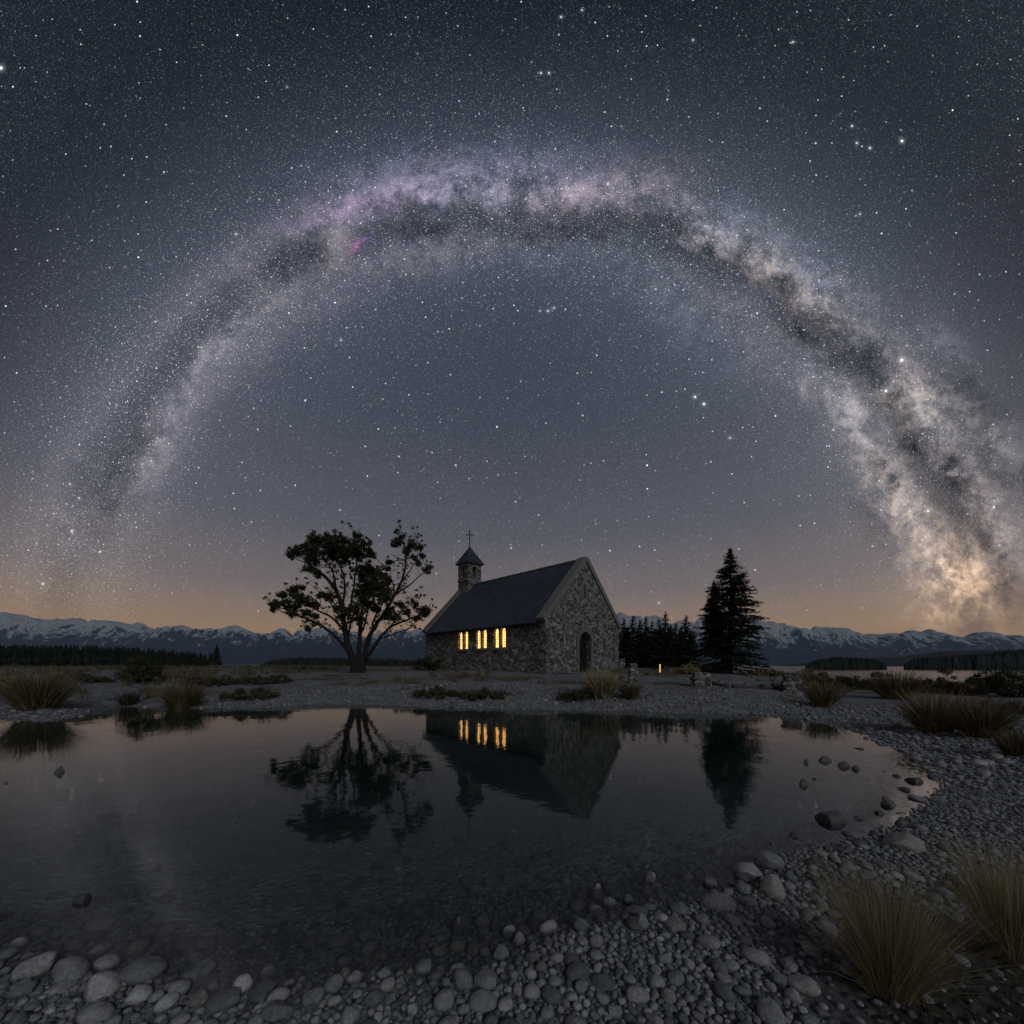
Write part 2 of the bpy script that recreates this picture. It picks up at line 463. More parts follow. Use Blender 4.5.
M = {}
M['wall'] = stone_wall('fieldstone_wall', 4.3, 1.35, .40)
M['ruin'] = stone_wall('dry_stone', 4.5, 2.1, .30)
M['coping'] = plain('coping_stone', (.17, .165, .155), .9, .2, .3, 3, .4, 20)
M['ashlar'] = plain('dressed_stone', (.20, .19, .17), .9, .2, .35, 4, .4, 20)
M['door'] = plain('old_oak', (.010, .008, .007), .7, .3, .4, 8)
M['iron'] = plain('dark_iron', (.02, .02, .02), .6, .4, .2)
M['lead'] = plain('lead_came', (.03, .028, .024), .6, .4, .2)
M['bark'] = plain('bark', (.034, .028, .023), .95, .15, .5, 9, .8, 14)
M['oldwood'] = plain('weathered_wood', (.085, .078, .07), .95, .15, .45, 7, .7, 18)
M['leaf'] = leafy('broad_leaves', (.012, .017, .006), (.045, .055, .018), 2.5, (.075, .075, .03))
M['needle'] = leafy('spruce_needles', (.012, .018, .011), (.038, .052, .030), 2)
M['farneedle'] = leafy('far_pine_needles', (.008, .014, .010), (.020, .030, .018), .4)
M['tussock'] = leafy('tussock_blades', (.15, .13, .075), (.40, .335, .19), 4, (.60, .52, .33))
M['tussock_dark'] = leafy('dark_tussock_blades', (.06, .052, .026), (.16, .13, .065), 4, (.30, .235, .13))
M['rust'] = leafy('rust_heath', (.11, .08, .045), (.27, .19, .11), 4, (.42, .32, .20))
M['heath'] = leafy('heath_leaves', (.024, .022, .013), (.075, .062, .034), 4, (.16, .125, .07))
M['straw'] = leafy('dry_litter', (.05, .042, .028), (.11, .09, .055), 4)

# slate roof: rows of slates
m, g, b = material('slate_roof', .55, .4)
co = g.node('ShaderNodeTexCoord').outputs['Object']
br = g.node('ShaderNodeTexBrick'); br.offset = .5
sx, sy, sz = g.sep(co)[:3]
g.put(br.inputs['Vector'], g.xyz(sx, g.mul(sz, 1.41), 0))
br.inputs['Scale'].default_value = 3.2; br.inputs['Mortar Size'].default_value = .012; br.inputs['Bias'].default_value = -.1
br.inputs['Brick Width'].default_value = .9; br.inputs['Row Height'].default_value = .62
g.put(br.inputs['Color1'], (.030, .038, .052)); g.put(br.inputs['Color2'], (.055, .065, .084)); g.put(br.inputs['Mortar'], (.012, .013, .016))
g.put(b.inputs['Base Color'], g.v('SCALE', br.outputs[0], g.mad(g.noise(co, 1.2, 5, .6), .9, .55)))
g.put(b.inputs['Normal'], g.bump(g.sub(g.m('FRACT', g.mul(sz, 1.41 * 3.2 / .62)), g.mul(br.outputs[1], .6)), .5, .03))
M['slate'] = m


def glowing(name, c, s, pattern=True):
    m = bpy.data.materials.new(name); m.use_nodes = True
    nt = m.node_tree; nt.nodes.remove(nt.nodes['Principled BSDF']); g = G(nt)
    e = g.node('ShaderNodeEmission')
    co = g.node('ShaderNodeTexCoord').outputs['Object']
    n = g.noise(co, 5, 3, .6)
    g.put(e.inputs[0], g.mix(g.step(n, .3, .7), c, (c[0], c[1] * 1.25, c[2] * 1.9)))
    g.put(e.inputs[1], g.mul(g.mad(n, 1.2, .45), s) if pattern else s)
    nt.links.new(e.outputs[0], nt.nodes['Material Output'].inputs[0])
    return m


M['litglass'] = glowing('lit_window_glass', (1, .46, .105), 2.2)
M['lampglass'] = glowing('lamp_glass', (1, .56, .16), .85, False)
M['dimglass'] = glowing('dim_window_glass', (.9, .70, .48), .16, False)  # weak even emission makes the left slit pane pale
m, g, b = material('dark_glass', .12, .5); b.inputs['Base Color'].default_value = (.01, .01, .012, 1); M['darkglass'] = m

# pebbles: a tone of its own for every stone
m, g, b = material('river_pebble', .85, .25)
geo = g.node('ShaderNodeNewGeometry'); oi = g.node('ShaderNodeObjectInfo').outputs['Random']
co = g.node('ShaderNodeTexCoord').outputs['Object']
isl = g.m('FRACT', g.add(geo.outputs['Random Per Island'], oi))
tone = g.ramp(isl, [(0, (.085, .087, .092)), (.35, (.155, .160, .168)), (.6, (.215, .215, .215)), (.8, (.26, .25, .235)), (.92, (.18, .165, .155)), (1, (.36, .355, .35))])
spk = g.noise(geo.outputs['Position'], 70, 3, .7); stain = g.noise(geo.outputs['Position'], 14, 3, .6)
wet = g.step(g.add(g.sep(geo.outputs['Position'])[2], g.mul(g.sub(stain, .5), .03)), .022, -.015)   # stones in the water are dark and filmed with silt
g.put(b.inputs['Base Color'], g.v('MULTIPLY', g.v('SCALE', tone, g.mul(g.mad(g.step(spk, .3, .75), .72, .90), g.mad(stain, .8, .6))), g.mix(wet, (1, 1, 1), (.34, .31, .27))))
g.put(b.inputs['Normal'], g.bump(g.noise(geo.outputs['Position'], 55, 5, .7), .5, .01))
M['pebble'] = m
m, g, b = material('wet_rock', .55, .4)
geo = g.node('ShaderNodeNewGeometry'); oi = g.node('ShaderNodeObjectInfo').outputs['Random']
n = g.noise(geo.outputs['Position'], 18, 5, .65)
g.put(b.inputs['Base Color'], g.v('SCALE', g.ramp(n, [(.25, (.045, .045, .047)), (.6, (.10, .098, .095)), (.85, (.19, .18, .165))]), g.mad(oi, .6, .7)))
g.put(b.inputs['Normal'], g.bump(n, .6, .02))
M['rock'] = m

# ground: gravel, silt under the pond, dry turf on the flats, dark litter round the big tussocks
m, g, b = material('ground_cover', .95, .15)
pos = g.node('ShaderNodeNewGeometry').outputs['Position']
gx, gy, gz = g.sep(pos)[:3]
vo = g.vor(pos, 16); vr = g.sep(vo['Color'])[0]
vo2 = g.vor(pos, 5.5); vr2 = g.sep(vo2['Color'])[0]
big = g.noise(pos, .35, 5, .6); med = g.noise(pos, 2.2, 5, .65)
grav = g.v('SCALE', g.ramp(g.add(g.mul(vr, .6), g.mul(vr2, .4)), [(.1, (.14, .146, .156)), (.5, (.25, .258, .268)), (.9, (.38, .382, .38))]), g.mad(g.step(vo['Distance'], .55, .1), .62, .66))
turf = g.v('SCALE', g.ramp(med, [(.3, (.045, .038, .022)), (.5, (.11, .088, .052)), (.72, (.19, .15, .09))]), g.mad(g.noise(pos, 12, 3), 1., .5))
silt = g.ramp(med, [(.3, (.16, .17, .155)), (.7, (.30, .30, .27))])
far = g.step(gy, 14, 30)
tm = g.m('MULTIPLY', g.step(g.add(big, g.mul(far, .06)), .52, .66), g.step(gy, 10.5, 15))
tm = g.m('MAXIMUM', tm, g.step(gy, 34, 60))
c = g.mix(tm, grav, turf)
soil = g.step(g.add(g.v('DISTANCE', g.v('MULTIPLY', pos, (1, 1, 0)), (2.0, 1.25, 0)), g.mul(g.sub(med, .5), .6)), 1.05, .55)
c = g.mix(g.mul(soil, .85), c, g.ramp(med, [(.3, (.020, .017, .012)), (.7, (.055, .045, .03))]))
c = g.mix(g.step(gz, .03, -.06), c, g.v('MULTIPLY', g.mix(.6, silt, grav), (.74, .76, .70)))
g.put(b.inputs['Base Color'], c)
g.put(b.inputs['Normal'], g.bump(g.add(g.mul(g.step(vo['Distance'], .6, 0), .5), g.mul(med, .6)), .9, .06))
M['ground'] = m

# snow mountains
m, g, b = material('mountain_rock_snow', .95, .1)
geo = g.node('ShaderNodeNewGeometry')
gx, gy, gz = g.sep(geo.outputs['Position'])[:3]
nz = g.sep(geo.outputs['Normal'])[2]
n1 = g.noise(geo.outputs['Position'], .0035, 6, .65); n2 = g.noise(g.v('MULTIPLY', geo.outputs['Position'], (1, .35, .45)), .020, 5, .75)
lev = g.add(gz, g.add(g.mul(g.sub(n1, .5), 260), g.add(g.mul(g.sub(n2, .5), 1050), g.mul(g.sub(nz, .75), 260))))
snow = g.mul(g.step(g.add(lev, g.mul(g.step(gx, 800, 3600), 75)), 315, 400), .95)
rock = g.ramp(n1, [(.3, (.014, .021, .036)), (.7, (.026, .036, .055))])  # bluish rock carries part of the distant haze in its colour
g.put(b.inputs['Base Color'], g.mix(snow, rock, (.86, .88, .90)))
g.put(b.inputs['Normal'], g.bump(g.add(g.mul(n2, 1.), g.mul(n1, 1.)), 1., 130))
M['mountain'] = m
M['farhill'] = plain('far_hill_turf', (.035, .038, .032), .95, .1, .5, .02)

# pond water: a closed body with a mirror surface and a dim, slightly brown inside
m = bpy.data.materials.new('pond_water'); m.use_nodes = True
nt = m.node_tree; nt.nodes.remove(nt.nodes['Principled BSDF']); g = G(nt)
pos = g.node('ShaderNodeNewGeometry').outputs['Position']
rip = g.add(g.mul(g.noise(g.v('MULTIPLY', pos, (1, 1, 0)), 1.6, 3, .5), 1.), g.mul(g.noise(pos, 9, 2, .5), .16))
nrm = g.bump(rip, .07, .06)
gl = g.node('ShaderNodeBsdfGlossy'); gl.inputs['Roughness'].default_value = .035; g.put(gl.inputs['Normal'], nrm)
tr = g.node('ShaderNodeBsdfTransparent'); g.put(tr.inputs[0], (.86, .86, .86))
cosv = g.m('ABSOLUTE', g.v('DOT_PRODUCT', g.node('ShaderNodeNewGeometry').outputs['Incoming'], nrm))
fres = g.mad(g.m('POWER', g.sub(1, g.m('MINIMUM', cosv, 1.)), 4.6), .955, .045)   # the same in and out: light that reaches the bed also leaves it
mx = g.node('ShaderNodeMixShader'); g.put(mx.inputs[0], fres)
nt.links.new(tr.outputs[0], mx.inputs[1]); nt.links.new(gl.outputs[0], mx.inputs[2])
nt.links.new(mx.outputs[0], nt.nodes['Material Output'].inputs[0])
va = g.node('ShaderNodeVolumeAbsorption'); g.put(va.inputs[0], (.36, .56, .56)); va.inputs[1].default_value = 1.35
nt.links.new(va.outputs[0], nt.nodes['Material Output'].inputs['Volume'])
M['pond'] = m
m, g, b = material('lake_water', .12, .5); b.inputs['Base Color'].default_value = (.02, .024, .03, 1)
pos = g.node('ShaderNodeNewGeometry').outputs['Position']
g.put(b.inputs['Normal'], g.bump(g.noise(pos, 1.1, 4, .6), .7, .25))
M['lake'] = m

# ------------------------------------------------------------------ the setting
ang = np.concatenate([np.linspace(-68, 68, 900), np.linspace(68, 292, 120)[1:-1]])
rad = np.concatenate([np.geomspace(.35, 60, 420), np.geomspace(60, 9800, 110)[1:]])
A_, R_ = np.meshgrid(np.radians(ang), rad)
gx_, gy_ = np.sin(A_) * R_, np.cos(A_) * R_
gz_ = ground(gx_, gy_)
na, nr = len(ang), len(rad)
i = (np.arange(nr - 1) * na)[:, None]; j = np.arange(na)[None]; k = (j + 1) % na
Q = np.stack([i + j, i + k, i + na + k, i + na + j], -1).reshape(-1, 4)[:, ::-1]
V = np.stack([gx_, gy_, gz_], -1).reshape(-1, 3)
c0 = len(V)
V = np.concatenate([V, [[0, 0, float(ground(np.array([0.]), np.array([0.]))[0])]]])
T = np.array([(c0, (q + 1) % na, q) for q in range(na)])[:, ::-1]
link('ground', mesh_np('ground', V, [Q, T]), M['ground'], smooth=True)['kind'] = 'structure'

b_ = MB(); b_.box(-29, 8.5, .9, 14.2, -1.2, 0)
b_.build('pond_water', M['pond'])['kind'] = 'structure'
mb = MB(); mb.add([(-6000, 60, -4), (9000, 60, -4), (9000, 4300, -4), (-6000, 4300, -4)], [(0, 1, 2, 3)])
mb.build('lake_water', M['lake'])['kind'] = 'structure'

# mountains
SKYL = [(-600, 640), (-300, 622), (-120, 628), (-60, 616), (0, 613), (22, 614), (40, 620), (55, 618.5), (70, 620), (85, 619), (108, 620.5), (135, 624), (150, 627.5), (165, 626), (183, 625), (200, 631), (219, 629), (230, 627), (238, 625.5), (247, 630), (256, 634), (272, 632.5),
        (300, 630), (330, 629), (352, 632), (372, 633), (398, 631), (425, 627), (460, 632), (500, 628), (540, 624), (590, 616), (612, 612.5), (622, 613), (636, 617), (648, 616.5), (662, 621), (676, 620), (690, 621.5), (704, 617.5), (716, 620),
        (738, 622), (752, 619), (766, 621), (785, 625), (800, 629.5), (816, 626.5), (832, 629), (850, 630.5), (866, 634), (882, 635), (896, 632), (910, 630.5), (926, 631), (942, 634.5), (958, 637), (970, 634), (984, 633), (998, 635), (1012, 638), (1024, 636),
        (1060, 632), (1120, 640), (1250, 630), (1500, 645), (1800, 655)]
YM = 5200.
sk = np.array(SKYL)
kx = (sk[:, 0] - CX) * YM / F; kz = (HY - sk[:, 1]) * YM / F
mx_ = np.linspace(-9300, 9300, 1500); my_ = np.concatenate([np.linspace(4280, 5200, 90), np.linspace(5200, 6400, 30)[1:]])
MX, MY = np.meshgrid(mx_, my_)
tt = np.where(MY < YM, (YM - MY) / (YM - 4280), (MY - YM) / 1200)
warp = 260 * fbm(MX / 700, MY / 700, 4, 31) * np.sin(np.clip(tt, 0, 1) * math.pi) ** .5
Rr = np.interp(MX + warp, kx, kz) + 110 * fbm(MX / 130, MY / 400, 4, 44, .6) + 55 * (.6 - np.abs(fbm(MX / 210 + 3.7, MY / 900, 3, 49)) * 2)
rid = 1 - np.abs(fbm(MX / 520 + .2 * MY / 520, MY / 900, 5, 61)) * 2
rid2 = 1 - np.abs(fbm(MX / 170, MY / 260, 4, 71)) * 2
MZ = Rr * (1 - tt) ** 1.05 + (tt + .12) * (1 - tt) * (430 * (rid - .55) + 260 * (rid2 - .5)) * np.minimum(1, tt * 8)
MZ = np.where(MY >= YM, Rr * (1 - tt * .8), MZ)
MZ = np.minimum(MZ, (np.interp(MX * YM / MY, kx, kz) + 80 * fbm(MX / 100, MX * 0, 4, 47, .6) + 34 * (.55 - np.abs(fbm(MX / 230, MX * 0 + 5, 3, 48)) * 2) + 14) * MY / YM) - 6 - 30 * sst(tt, .9, 1)
nx, ny = len(mx_), len(my_)
i = (np.arange(ny - 1) * nx)[:, None]; j = np.arange(nx - 1)[None]
Q = np.stack([i + j, i + j + 1, i + nx + j + 1, i + nx + j], -1).reshape(-1, 4)
link('mountains', mesh_np('mountains', np.stack([MX, MY, MZ], -1).reshape(-1, 3), Q), M['mountain'], smooth=True)['kind'] = 'structure'

# low hills across the lake: (photo columns, crest rows, distance)
for name, D_, crest, base_z in [('far_hill', 950., [(700, 668.5), (800, 667), (850, 664), (890, 659.5), (930, 657.5), (980, 655), (1010, 650.5), (1030, 648.5), (1100, 647), (1300, 655), (1500, 666)], -6)]:
    cr = np.array(crest, float)
    hx = np.linspace((cr[0, 0] - CX) * D_ / F, (cr[-1, 0] - CX) * D_ / F, 260)
    hz = np.interp(hx, (cr[:, 0] - CX) * D_ / F, EYE + (HY - cr[:, 1]) * D_ / F)
    hy = np.linspace(0, 1, 24)
    HX, HT = np.meshgrid(hx, hy)
    HYY = D_ - 160 + 420 * HT
    HZZ = base_z + (hz[None] + .9 * fbm(HX / 30, HYY / 30, 3, 3) - base_z) * np.sin(np.clip(HT * 1.25, 0, 1) * math.pi / 2) * (1 - .6 * sst(HT, .8, 1))
    nx, ny = len(hx), len(hy)
    i = (np.arange(ny - 1) * nx)[:, None]; j = np.arange(nx - 1)[None]
    Q = np.stack([i + j, i + j + 1, i + nx + j + 1, i + nx + j], -1).reshape(-1, 4)
    link(name, mesh_np(name, np.stack([HX, HYY, HZZ], -1).reshape(-1, 3), Q), M['farhill'], smooth=True)['kind'] = 'structure'


# ------------------------------------------------------------------ plants
def quads(c, a, b):
    """c centre, a/b half axes (n,3) -> V, Q"""
    n = len(c)
    V = np.stack([c - a - b, c + a - b, c + a + b, c - a + b], 1).reshape(-1, 3)
    return V, np.arange(n * 4).reshape(-1, 4)


def rand_dirs(n):
    v = rng.normal(size=(n, 3)); return v / np.linalg.norm(v, axis=1)[:, None]


def leaf_cloud(mb, centre, r, n, size, squash=.8, shell=.35):
    d = rand_dirs(n) * (r * (shell + (1 - shell) * rng.random(n)) ** .7)[:, None]
    d[:, 2] *= squash
    c = centre + d
    u = rand_dirs(n); w = np.cross(u, rand_dirs(n)); w /= np.linalg.norm(w, axis=1)[:, None] + 1e-9
    s = size * (.6 + .8 * rng.random(n))[:, None]
    # a pointed leaf: two triangles folded on the midrib
    p0, p1, p2, p3 = c - u * s, c + w * s * .45, c + u * s, c - w * s * .45
    mb.add(np.stack([p0, p1, p2, p3], 1).reshape(-1, 3), np.arange(n * 4).reshape(-1, 4))


def conifer_crown(H, R, whorls, per, sprays, size, lo=.05, power=.85, lean=0., ragged=.25, full=False):
    mb = MB(); C, A, B = [], [], []
    zs = lo * H + (H - lo * H) * (np.linspace(0, 1, whorls)) ** .95
    for z in zs:
        f = 1 - (z - lo * H) / (H * (1 - lo))
        L0 = R * ((1 - (1 - min(f / .66, 1)) ** 1.55) if full else f ** power) * (.93 + .07 * f) + .004 * H
        if z < H * .16: L0 *= .80 + .2 * (z / (H * .16))
        for kk in range(per):
            a = random.random() * 6.283
            L = L0 * (1 - ragged + 2 * ragged * random.random() * .8)
            n = max(3, int(sprays * (.25 + .75 * L / R))); zj = random.gauss(0, .012 * H)
            t = np.sort(rng.random(n)) ** .8
            rise = .30 * f * L - .05
            px = np.cos(a) * L * t; py = np.sin(a) * L * t
            pz = z + zj - rise * 1.2 * t + .25 * rise * t * t + .10 * L * (1 - f) * t
            side = rng.normal(0, 1, n) * (.10 + .17 * L * (1 - t * .8)) * .55
            c = np.stack([px - np.sin(a) * side, py + np.cos(a) * side, pz + rng.normal(0, .03, n) - .10 * np.abs(side)], 1)
            d = np.stack([np.cos(a) - np.sin(a) * side * 1.5 / (L + .1), np.sin(a) + np.cos(a) * side * 1.5 / (L + .1), -.28 + rng.normal(0, .2, n)], 1)
            d /= np.linalg.norm(d, axis=1)[:, None]
            w = np.cross(d, rand_dirs(n) * .5 + np.array([0, 0, 1.])); w /= np.linalg.norm(w, axis=1)[:, None]
            s = (size * min(1, .4 + f * 1.6) * (.6 + .8 * rng.random(n)))[:, None]
            C.append(c); A.append(d * s); B.append(w * s * .34)
    t = 1 + np.arange(3) * 0
    C, A, B = np.concatenate(C), np.concatenate(A), np.concatenate(B)
    n = len(C)
    V = np.stack([C - A * .7, C - A * .1 + B, C + A, C - A * .1 - B], 1).reshape(-1, 3)
    mb.add(V, np.arange(n * 4).reshape(-1, 4))
    s = H * .012 + .01
    mb.tube([(0, 0, H * .93), (0, 0, H * 1.0)], [s, s * .2], 5)
    return mb


def blades(n, R, Hh, width, spread=.9, segs=4, droop=.55, base=.42):
    """a fountain of grass blades"""
    a = rng.random(n) * 6.283; r0 = R * base * np.sqrt(rng.random(n))
    az = a + rng.normal(0, .5, n)
    tilt = spread * (rng.random(n) ** .8) * (.25 + .75 * r0 / (R * base + 1e-6)) + .03
    tilt = np.where(rng.random(n) < .16, tilt * 1.5 + .25, tilt)
    L = Hh * (.42 + .63 * rng.random(n) ** .8) * (1 + .2 * tilt)
    t = np.linspace(0, 1, segs + 1)
    th = tilt[:, None] * (.55 + droop * 1.1 * t[None] ** 1.3)
    dl = L[:, None] / segs
    hor = np.concatenate([np.zeros((n, 1)), np.cumsum(np.sin(th[:, 1:]) * dl, 1)], 1)
    ver = np.concatenate([np.zeros((n, 1)), np.cumsum(np.cos(th[:, 1:]) * dl, 1)], 1)
    cx = (r0 * np.cos(a))[:, None] + hor * np.cos(az)[:, None]
    cy_ = (r0 * np.sin(a))[:, None] + hor * np.sin(az)[:, None]
    w = (width * (.6 + .8 * rng.random(n)))[:, None] * (1 - t[None] ** 1.5 * .88)
    fa = rng.random(n) * 6.283
    wx, wy = w * np.cos(fa)[:, None], w * np.sin(fa)[:, None]
    V = np.stack([np.stack([cx - wx, cy_ - wy, ver], -1), np.stack([cx + wx, cy_ + wy, ver], -1)], 2).reshape(-1, 3)
    m2 = (segs + 1) * 2
    i = (np.arange(n) * m2)[:, None] + (np.arange(segs) * 2)[None]
    return V, np.stack([i, i + 1, i + 3, i + 2], -1).reshape(-1, 4)


def copy_tree(o, parent=None):
    c = o.copy(); col.objects.link(c)
    if parent is not None: c.parent = parent
    for ch in list(o.children): copy_tree(ch, c)
    return c


# --- the broad old tree left of the church: limbs read off its silhouette, then pushed apart in depth
TD = 23.2
tx, ty, tz = (355 - CX) * TD / F, TD, float(ground(np.array([(355 - CX) * TD / F]), np.array([TD]))[0])


def tp(zx, zy, dep=0.):
    px, py = 250 + zx / 5.12, 510 + zy / 5.12
    dd = TD + dep
    return np.array([(px - CX) * dd / F - tx, dep, EYE + (HY - py) * dd / F - tz])


tree = empty('broadleaf_tree', (tx, ty, tz - .05))
tag(tree, 'spreading many-stemmed broadleaf tree with gaps in its crown beside the church', 'tree')
LIMBS = [  # path in silhouette coordinates, start radius, end radius, depth at the end
    ([(545, 850), (540, 800), (538, 760)], .34, .30, 0), ([(565, 850), (572, 800), (580, 745)], .26, .22, .05),
    ([(532, 790), (520, 740), (497, 680), (484, 590), (472, 490), (442, 405), (392, 342), (332, 292), (285, 255)], .26, .05, -.9),
    ([(472, 490), (490, 390), (472, 295), (432, 225), (402, 170)], .11, .03, .5), ([(442, 405), (430, 315), (382, 242), (350, 190)], .09, .03, -1.3),
    ([(520, 740), (470, 675), (420, 628), (352, 578), (262, 542), (192, 505), (132, 488)], .17, .035, -1.0),
    ([(352, 578), (316, 600), (288, 612)], .05, .02, -1.1), ([(482, 620), (430, 545), (345, 512), (275, 455), (205, 432)], .11, .03, .7),
    ([(550, 790), (556, 740), (560, 640), (570, 540), (580, 440), (592, 340), (580, 290)], .25, .04, .6),
    ([(570, 540), (625, 465), (650, 385), (645, 300)], .09, .03, 1.2), ([(500, 560), (530, 420), (541, 290), (560, 200), (553, 122)], .10, .025, -.4),
    ([(578, 760), (605, 660), (640, 590), (685, 530), (742, 428), (782, 360), (800, 250), (790, 165), (766, 138)], .22, .03, .7),
    ([(742, 428), (830, 370), (892, 310), (912, 296)], .07, .02, -.4), ([(782, 360), (842, 272), (872, 212)], .06, .02, .9), ([(800, 250), (832, 172)], .04, .02, .2),
    ([(742, 428), (722, 330), (708, 258)], .05, .015, -.2),
    ([(585, 770), (640, 690), (672, 640), (722, 590), (800, 560), (860, 545), (892, 515)], .16, .03, -.9),
    ([(660, 655), (760, 622), (822, 600), (852, 570)], .06, .02, -.6), ([(722, 590), (782, 500), (842, 472)], .06, .02, -1.3),
    ([(604, 690), (618, 630), (638, 545), (680, 470), (692, 400)], .13, .03, -.8), ([(562, 640), (590, 580), (610, 480), (620, 400)], .10, .03, .3),
    ([(500, 660), (510, 600), (515, 560), (540, 500)], .09, .03, -.7), ([(484, 590), (420, 480), (375, 430)], .06, .02, -.5)]
mb = MB(); limb_pts = []
for path, r0, r1, dep in LIMBS:
    n = len(path)
    base_dep = 0.
    if limb_pts:   # start at the depth of the limb it leaves
        q = tp(*path[0]); allp = np.array(limb_pts)
        base_dep = allp[np.argmin(((allp[:, [0, 2]] - q[[0, 2]]) ** 2).sum(1))][1] if n > 3 or r0 < .1 else 0.
    raw = np.array([tp(zx, zy, base_dep + (dep - base_dep) * (q / (n - 1)) ** 1.1) for q, (zx, zy) in enumerate(path)])
    tq = np.linspace(0, n - 1, (n - 1) * 3 + 1)
    sm = np.stack([np.interp(tq, np.arange(n), raw[:, c_]) for c_ in range(3)], 1)
    if len(sm) > 5: sm[1:-1] = .25 * sm[:-2] + .5 * sm[1:-1] + .25 * sm[2:]
    sm[1:] += rng.normal(0, .018, (len(sm) - 1, 3))
    kf = 1 if r0 > .2 and dep < .06 else .8
    rr = kf * (r0 + (r1 - r0) * np.linspace(0, 1, len(sm)) ** .7)
    mb.tube(sm, rr, 8)
    limb_pts += list(sm)
limb_arr = np.array(limb_pts)
CLUMPS = [(230, 215, 36), (200, 222, 16), (290, 185, 46), (350, 160, 50), (420, 155, 52), (480, 160, 46), (550, 128, 22), (580, 165, 32), (400, 215, 60), (480, 230, 64), (545, 215, 52), (605, 222, 32), (320, 240, 42), (300, 300, 24), (350, 325, 20),
          (575, 315, 46), (640, 340, 56), (600, 390, 60), (660, 395, 52), (620, 295, 36), (700, 350, 34), (685, 440, 40), (600, 470, 46), (530, 505, 38), (560, 420, 36),
          (130, 480, 32), (172, 430, 28), (200, 480, 46), (258, 398, 22), (250, 455, 46), (318, 480, 34), (212, 528, 20), (118, 508, 18), (290, 520, 24), (225, 410, 26),
          (760, 160, 26), (820, 172, 26), (862, 190, 22), (800, 205, 26), (880, 232, 20), (902, 300, 20), (862, 272, 18), (780, 135, 14), (735, 175, 14), (840, 240, 16),
          (880, 520, 32), (842, 475, 20), (852, 550, 22), (770, 480, 26), (720, 510, 28), (905, 512, 18), (735, 545, 20), (800, 520, 18),
          (400, 440, 30), (368, 430, 20), (480, 530, 26), (560, 560, 30), (700, 535, 32), (440, 500, 20), (640, 500, 30), (330, 540, 16), (296, 604, 9), (715, 265, 12), (705, 300, 12)]
crown = MB()
for zx, zy, zr in CLUMPS:
    r = zr / 5.12 * TD / F
    c2 = tp(zx, zy)
    near_i = np.argsort(((limb_arr[:, [0, 2]] - c2[[0, 2]]) ** 2).sum(1))[:6]
    st = limb_arr[near_i[rng.integers(0, 6)]]
    for dpt in ([0.] if r < .75 else [-.55, .55]):
        cen = tp(zx, zy, st[1] + dpt + rng.normal(0, .35))
        midp = (st + cen) / 2 + rng.normal(0, .06, 3) + np.array([0, 0, -.05])
        mb.tube([st, midp, cen], [.035, .024, .012], 5)
        k = max(7, int(34 * (r / .5) ** 1.8))
        for _ in range(k):
            e = cen + rand_dirs(1)[0] * np.array([1, 1, .85]) * r * (.25 + .95 * random.random())
            mb.tube([cen, (cen + e) / 2 + rng.normal(0, .05, 3), e], [.014, .010, .005], 4, False)
            leaf_cloud(crown, e, .09 + .14 * random.random(), int(34 + 40 * random.random()), .056, .85, .05)
for q in range(330):   # bare twigs and small sprays along the limbs
    st = limb_arr[rng.integers(0, len(limb_arr))]
    if st[2] < 2.2: continue
    d = rand_dirs(1)[0]; d[2] = abs(d[2]) * .9 + .1; ln = random.uniform(.3, .95)
    p1 = st + d * ln * .5 + rng.normal(0, .06, 3); p2 = st + d * ln + np.array([0, 0, .12])
    mb.tube([st, p1, p2], [.016, .011, .005], 4, False)
    for _ in range(3):
        p3 = p2 + rng.normal(0, .17, 3); mb.tube([p1, (p1 + p3) / 2 + rng.normal(0, .04, 3), p3], [.008, .006, .004], 4, False)
        if random.random() < .5: leaf_cloud(crown, p3, random.uniform(.07, .13), 24, .055, .8, .05)
mb.build('trunk', M['bark'], tree, True)
crown.build('crown', M['leaf'], tree)


# --- conifers
def make_conifer(name, H, R, whorls, per, sprays, size, mat, label, cat='tree', group=None, second=None, **kw):
    root = empty(name)
    tag(root, label, cat, group)
    t = MB(); t.tube([(0, 0, -.1), (0, 0, H * .3), (.01 * H, 0, H * .65), (0, 0, H * .97)], [H * .022, H * .017, H * .01, .01], 8)
    cr = conifer_crown(H, R, whorls, per, sprays, size, **kw)
    if second:
        ox, oy, H2, R2 = second
        c2 = conifer_crown(H2, R2, int(whorls * .7), per - 2, sprays, size, lo=.25, full=True, ragged=.4)
        for V_, Q_ in zip(c2.V[:1], c2.Q[:1]): cr.add(V_ + np.array([ox, oy, 0]), Q_)
        t.tube([(0, 0, H * .12), (ox, oy, H2 * .4), (ox, oy, H2 * .98)], [H * .012, H * .01, .01], 6)
    t.build('trunk', M['bark'], root, True)
    cr.build('crown', mat, root)
    return root


cx_, cyy, cz_ = at(730, 673)
px_m = cyy / F
big = make_conifer('spruce_tree', (673 - 549) * px_m, 1.66, 48, 11, 66, .115, M['needle'], 'tall dark spruce standing alone right of the church', full=True,
                   second=(-13 * px_m, .35, (673 - 581) * px_m, .62), ragged=.30)
big.location = (cx_, cyy, cz_ - .05)

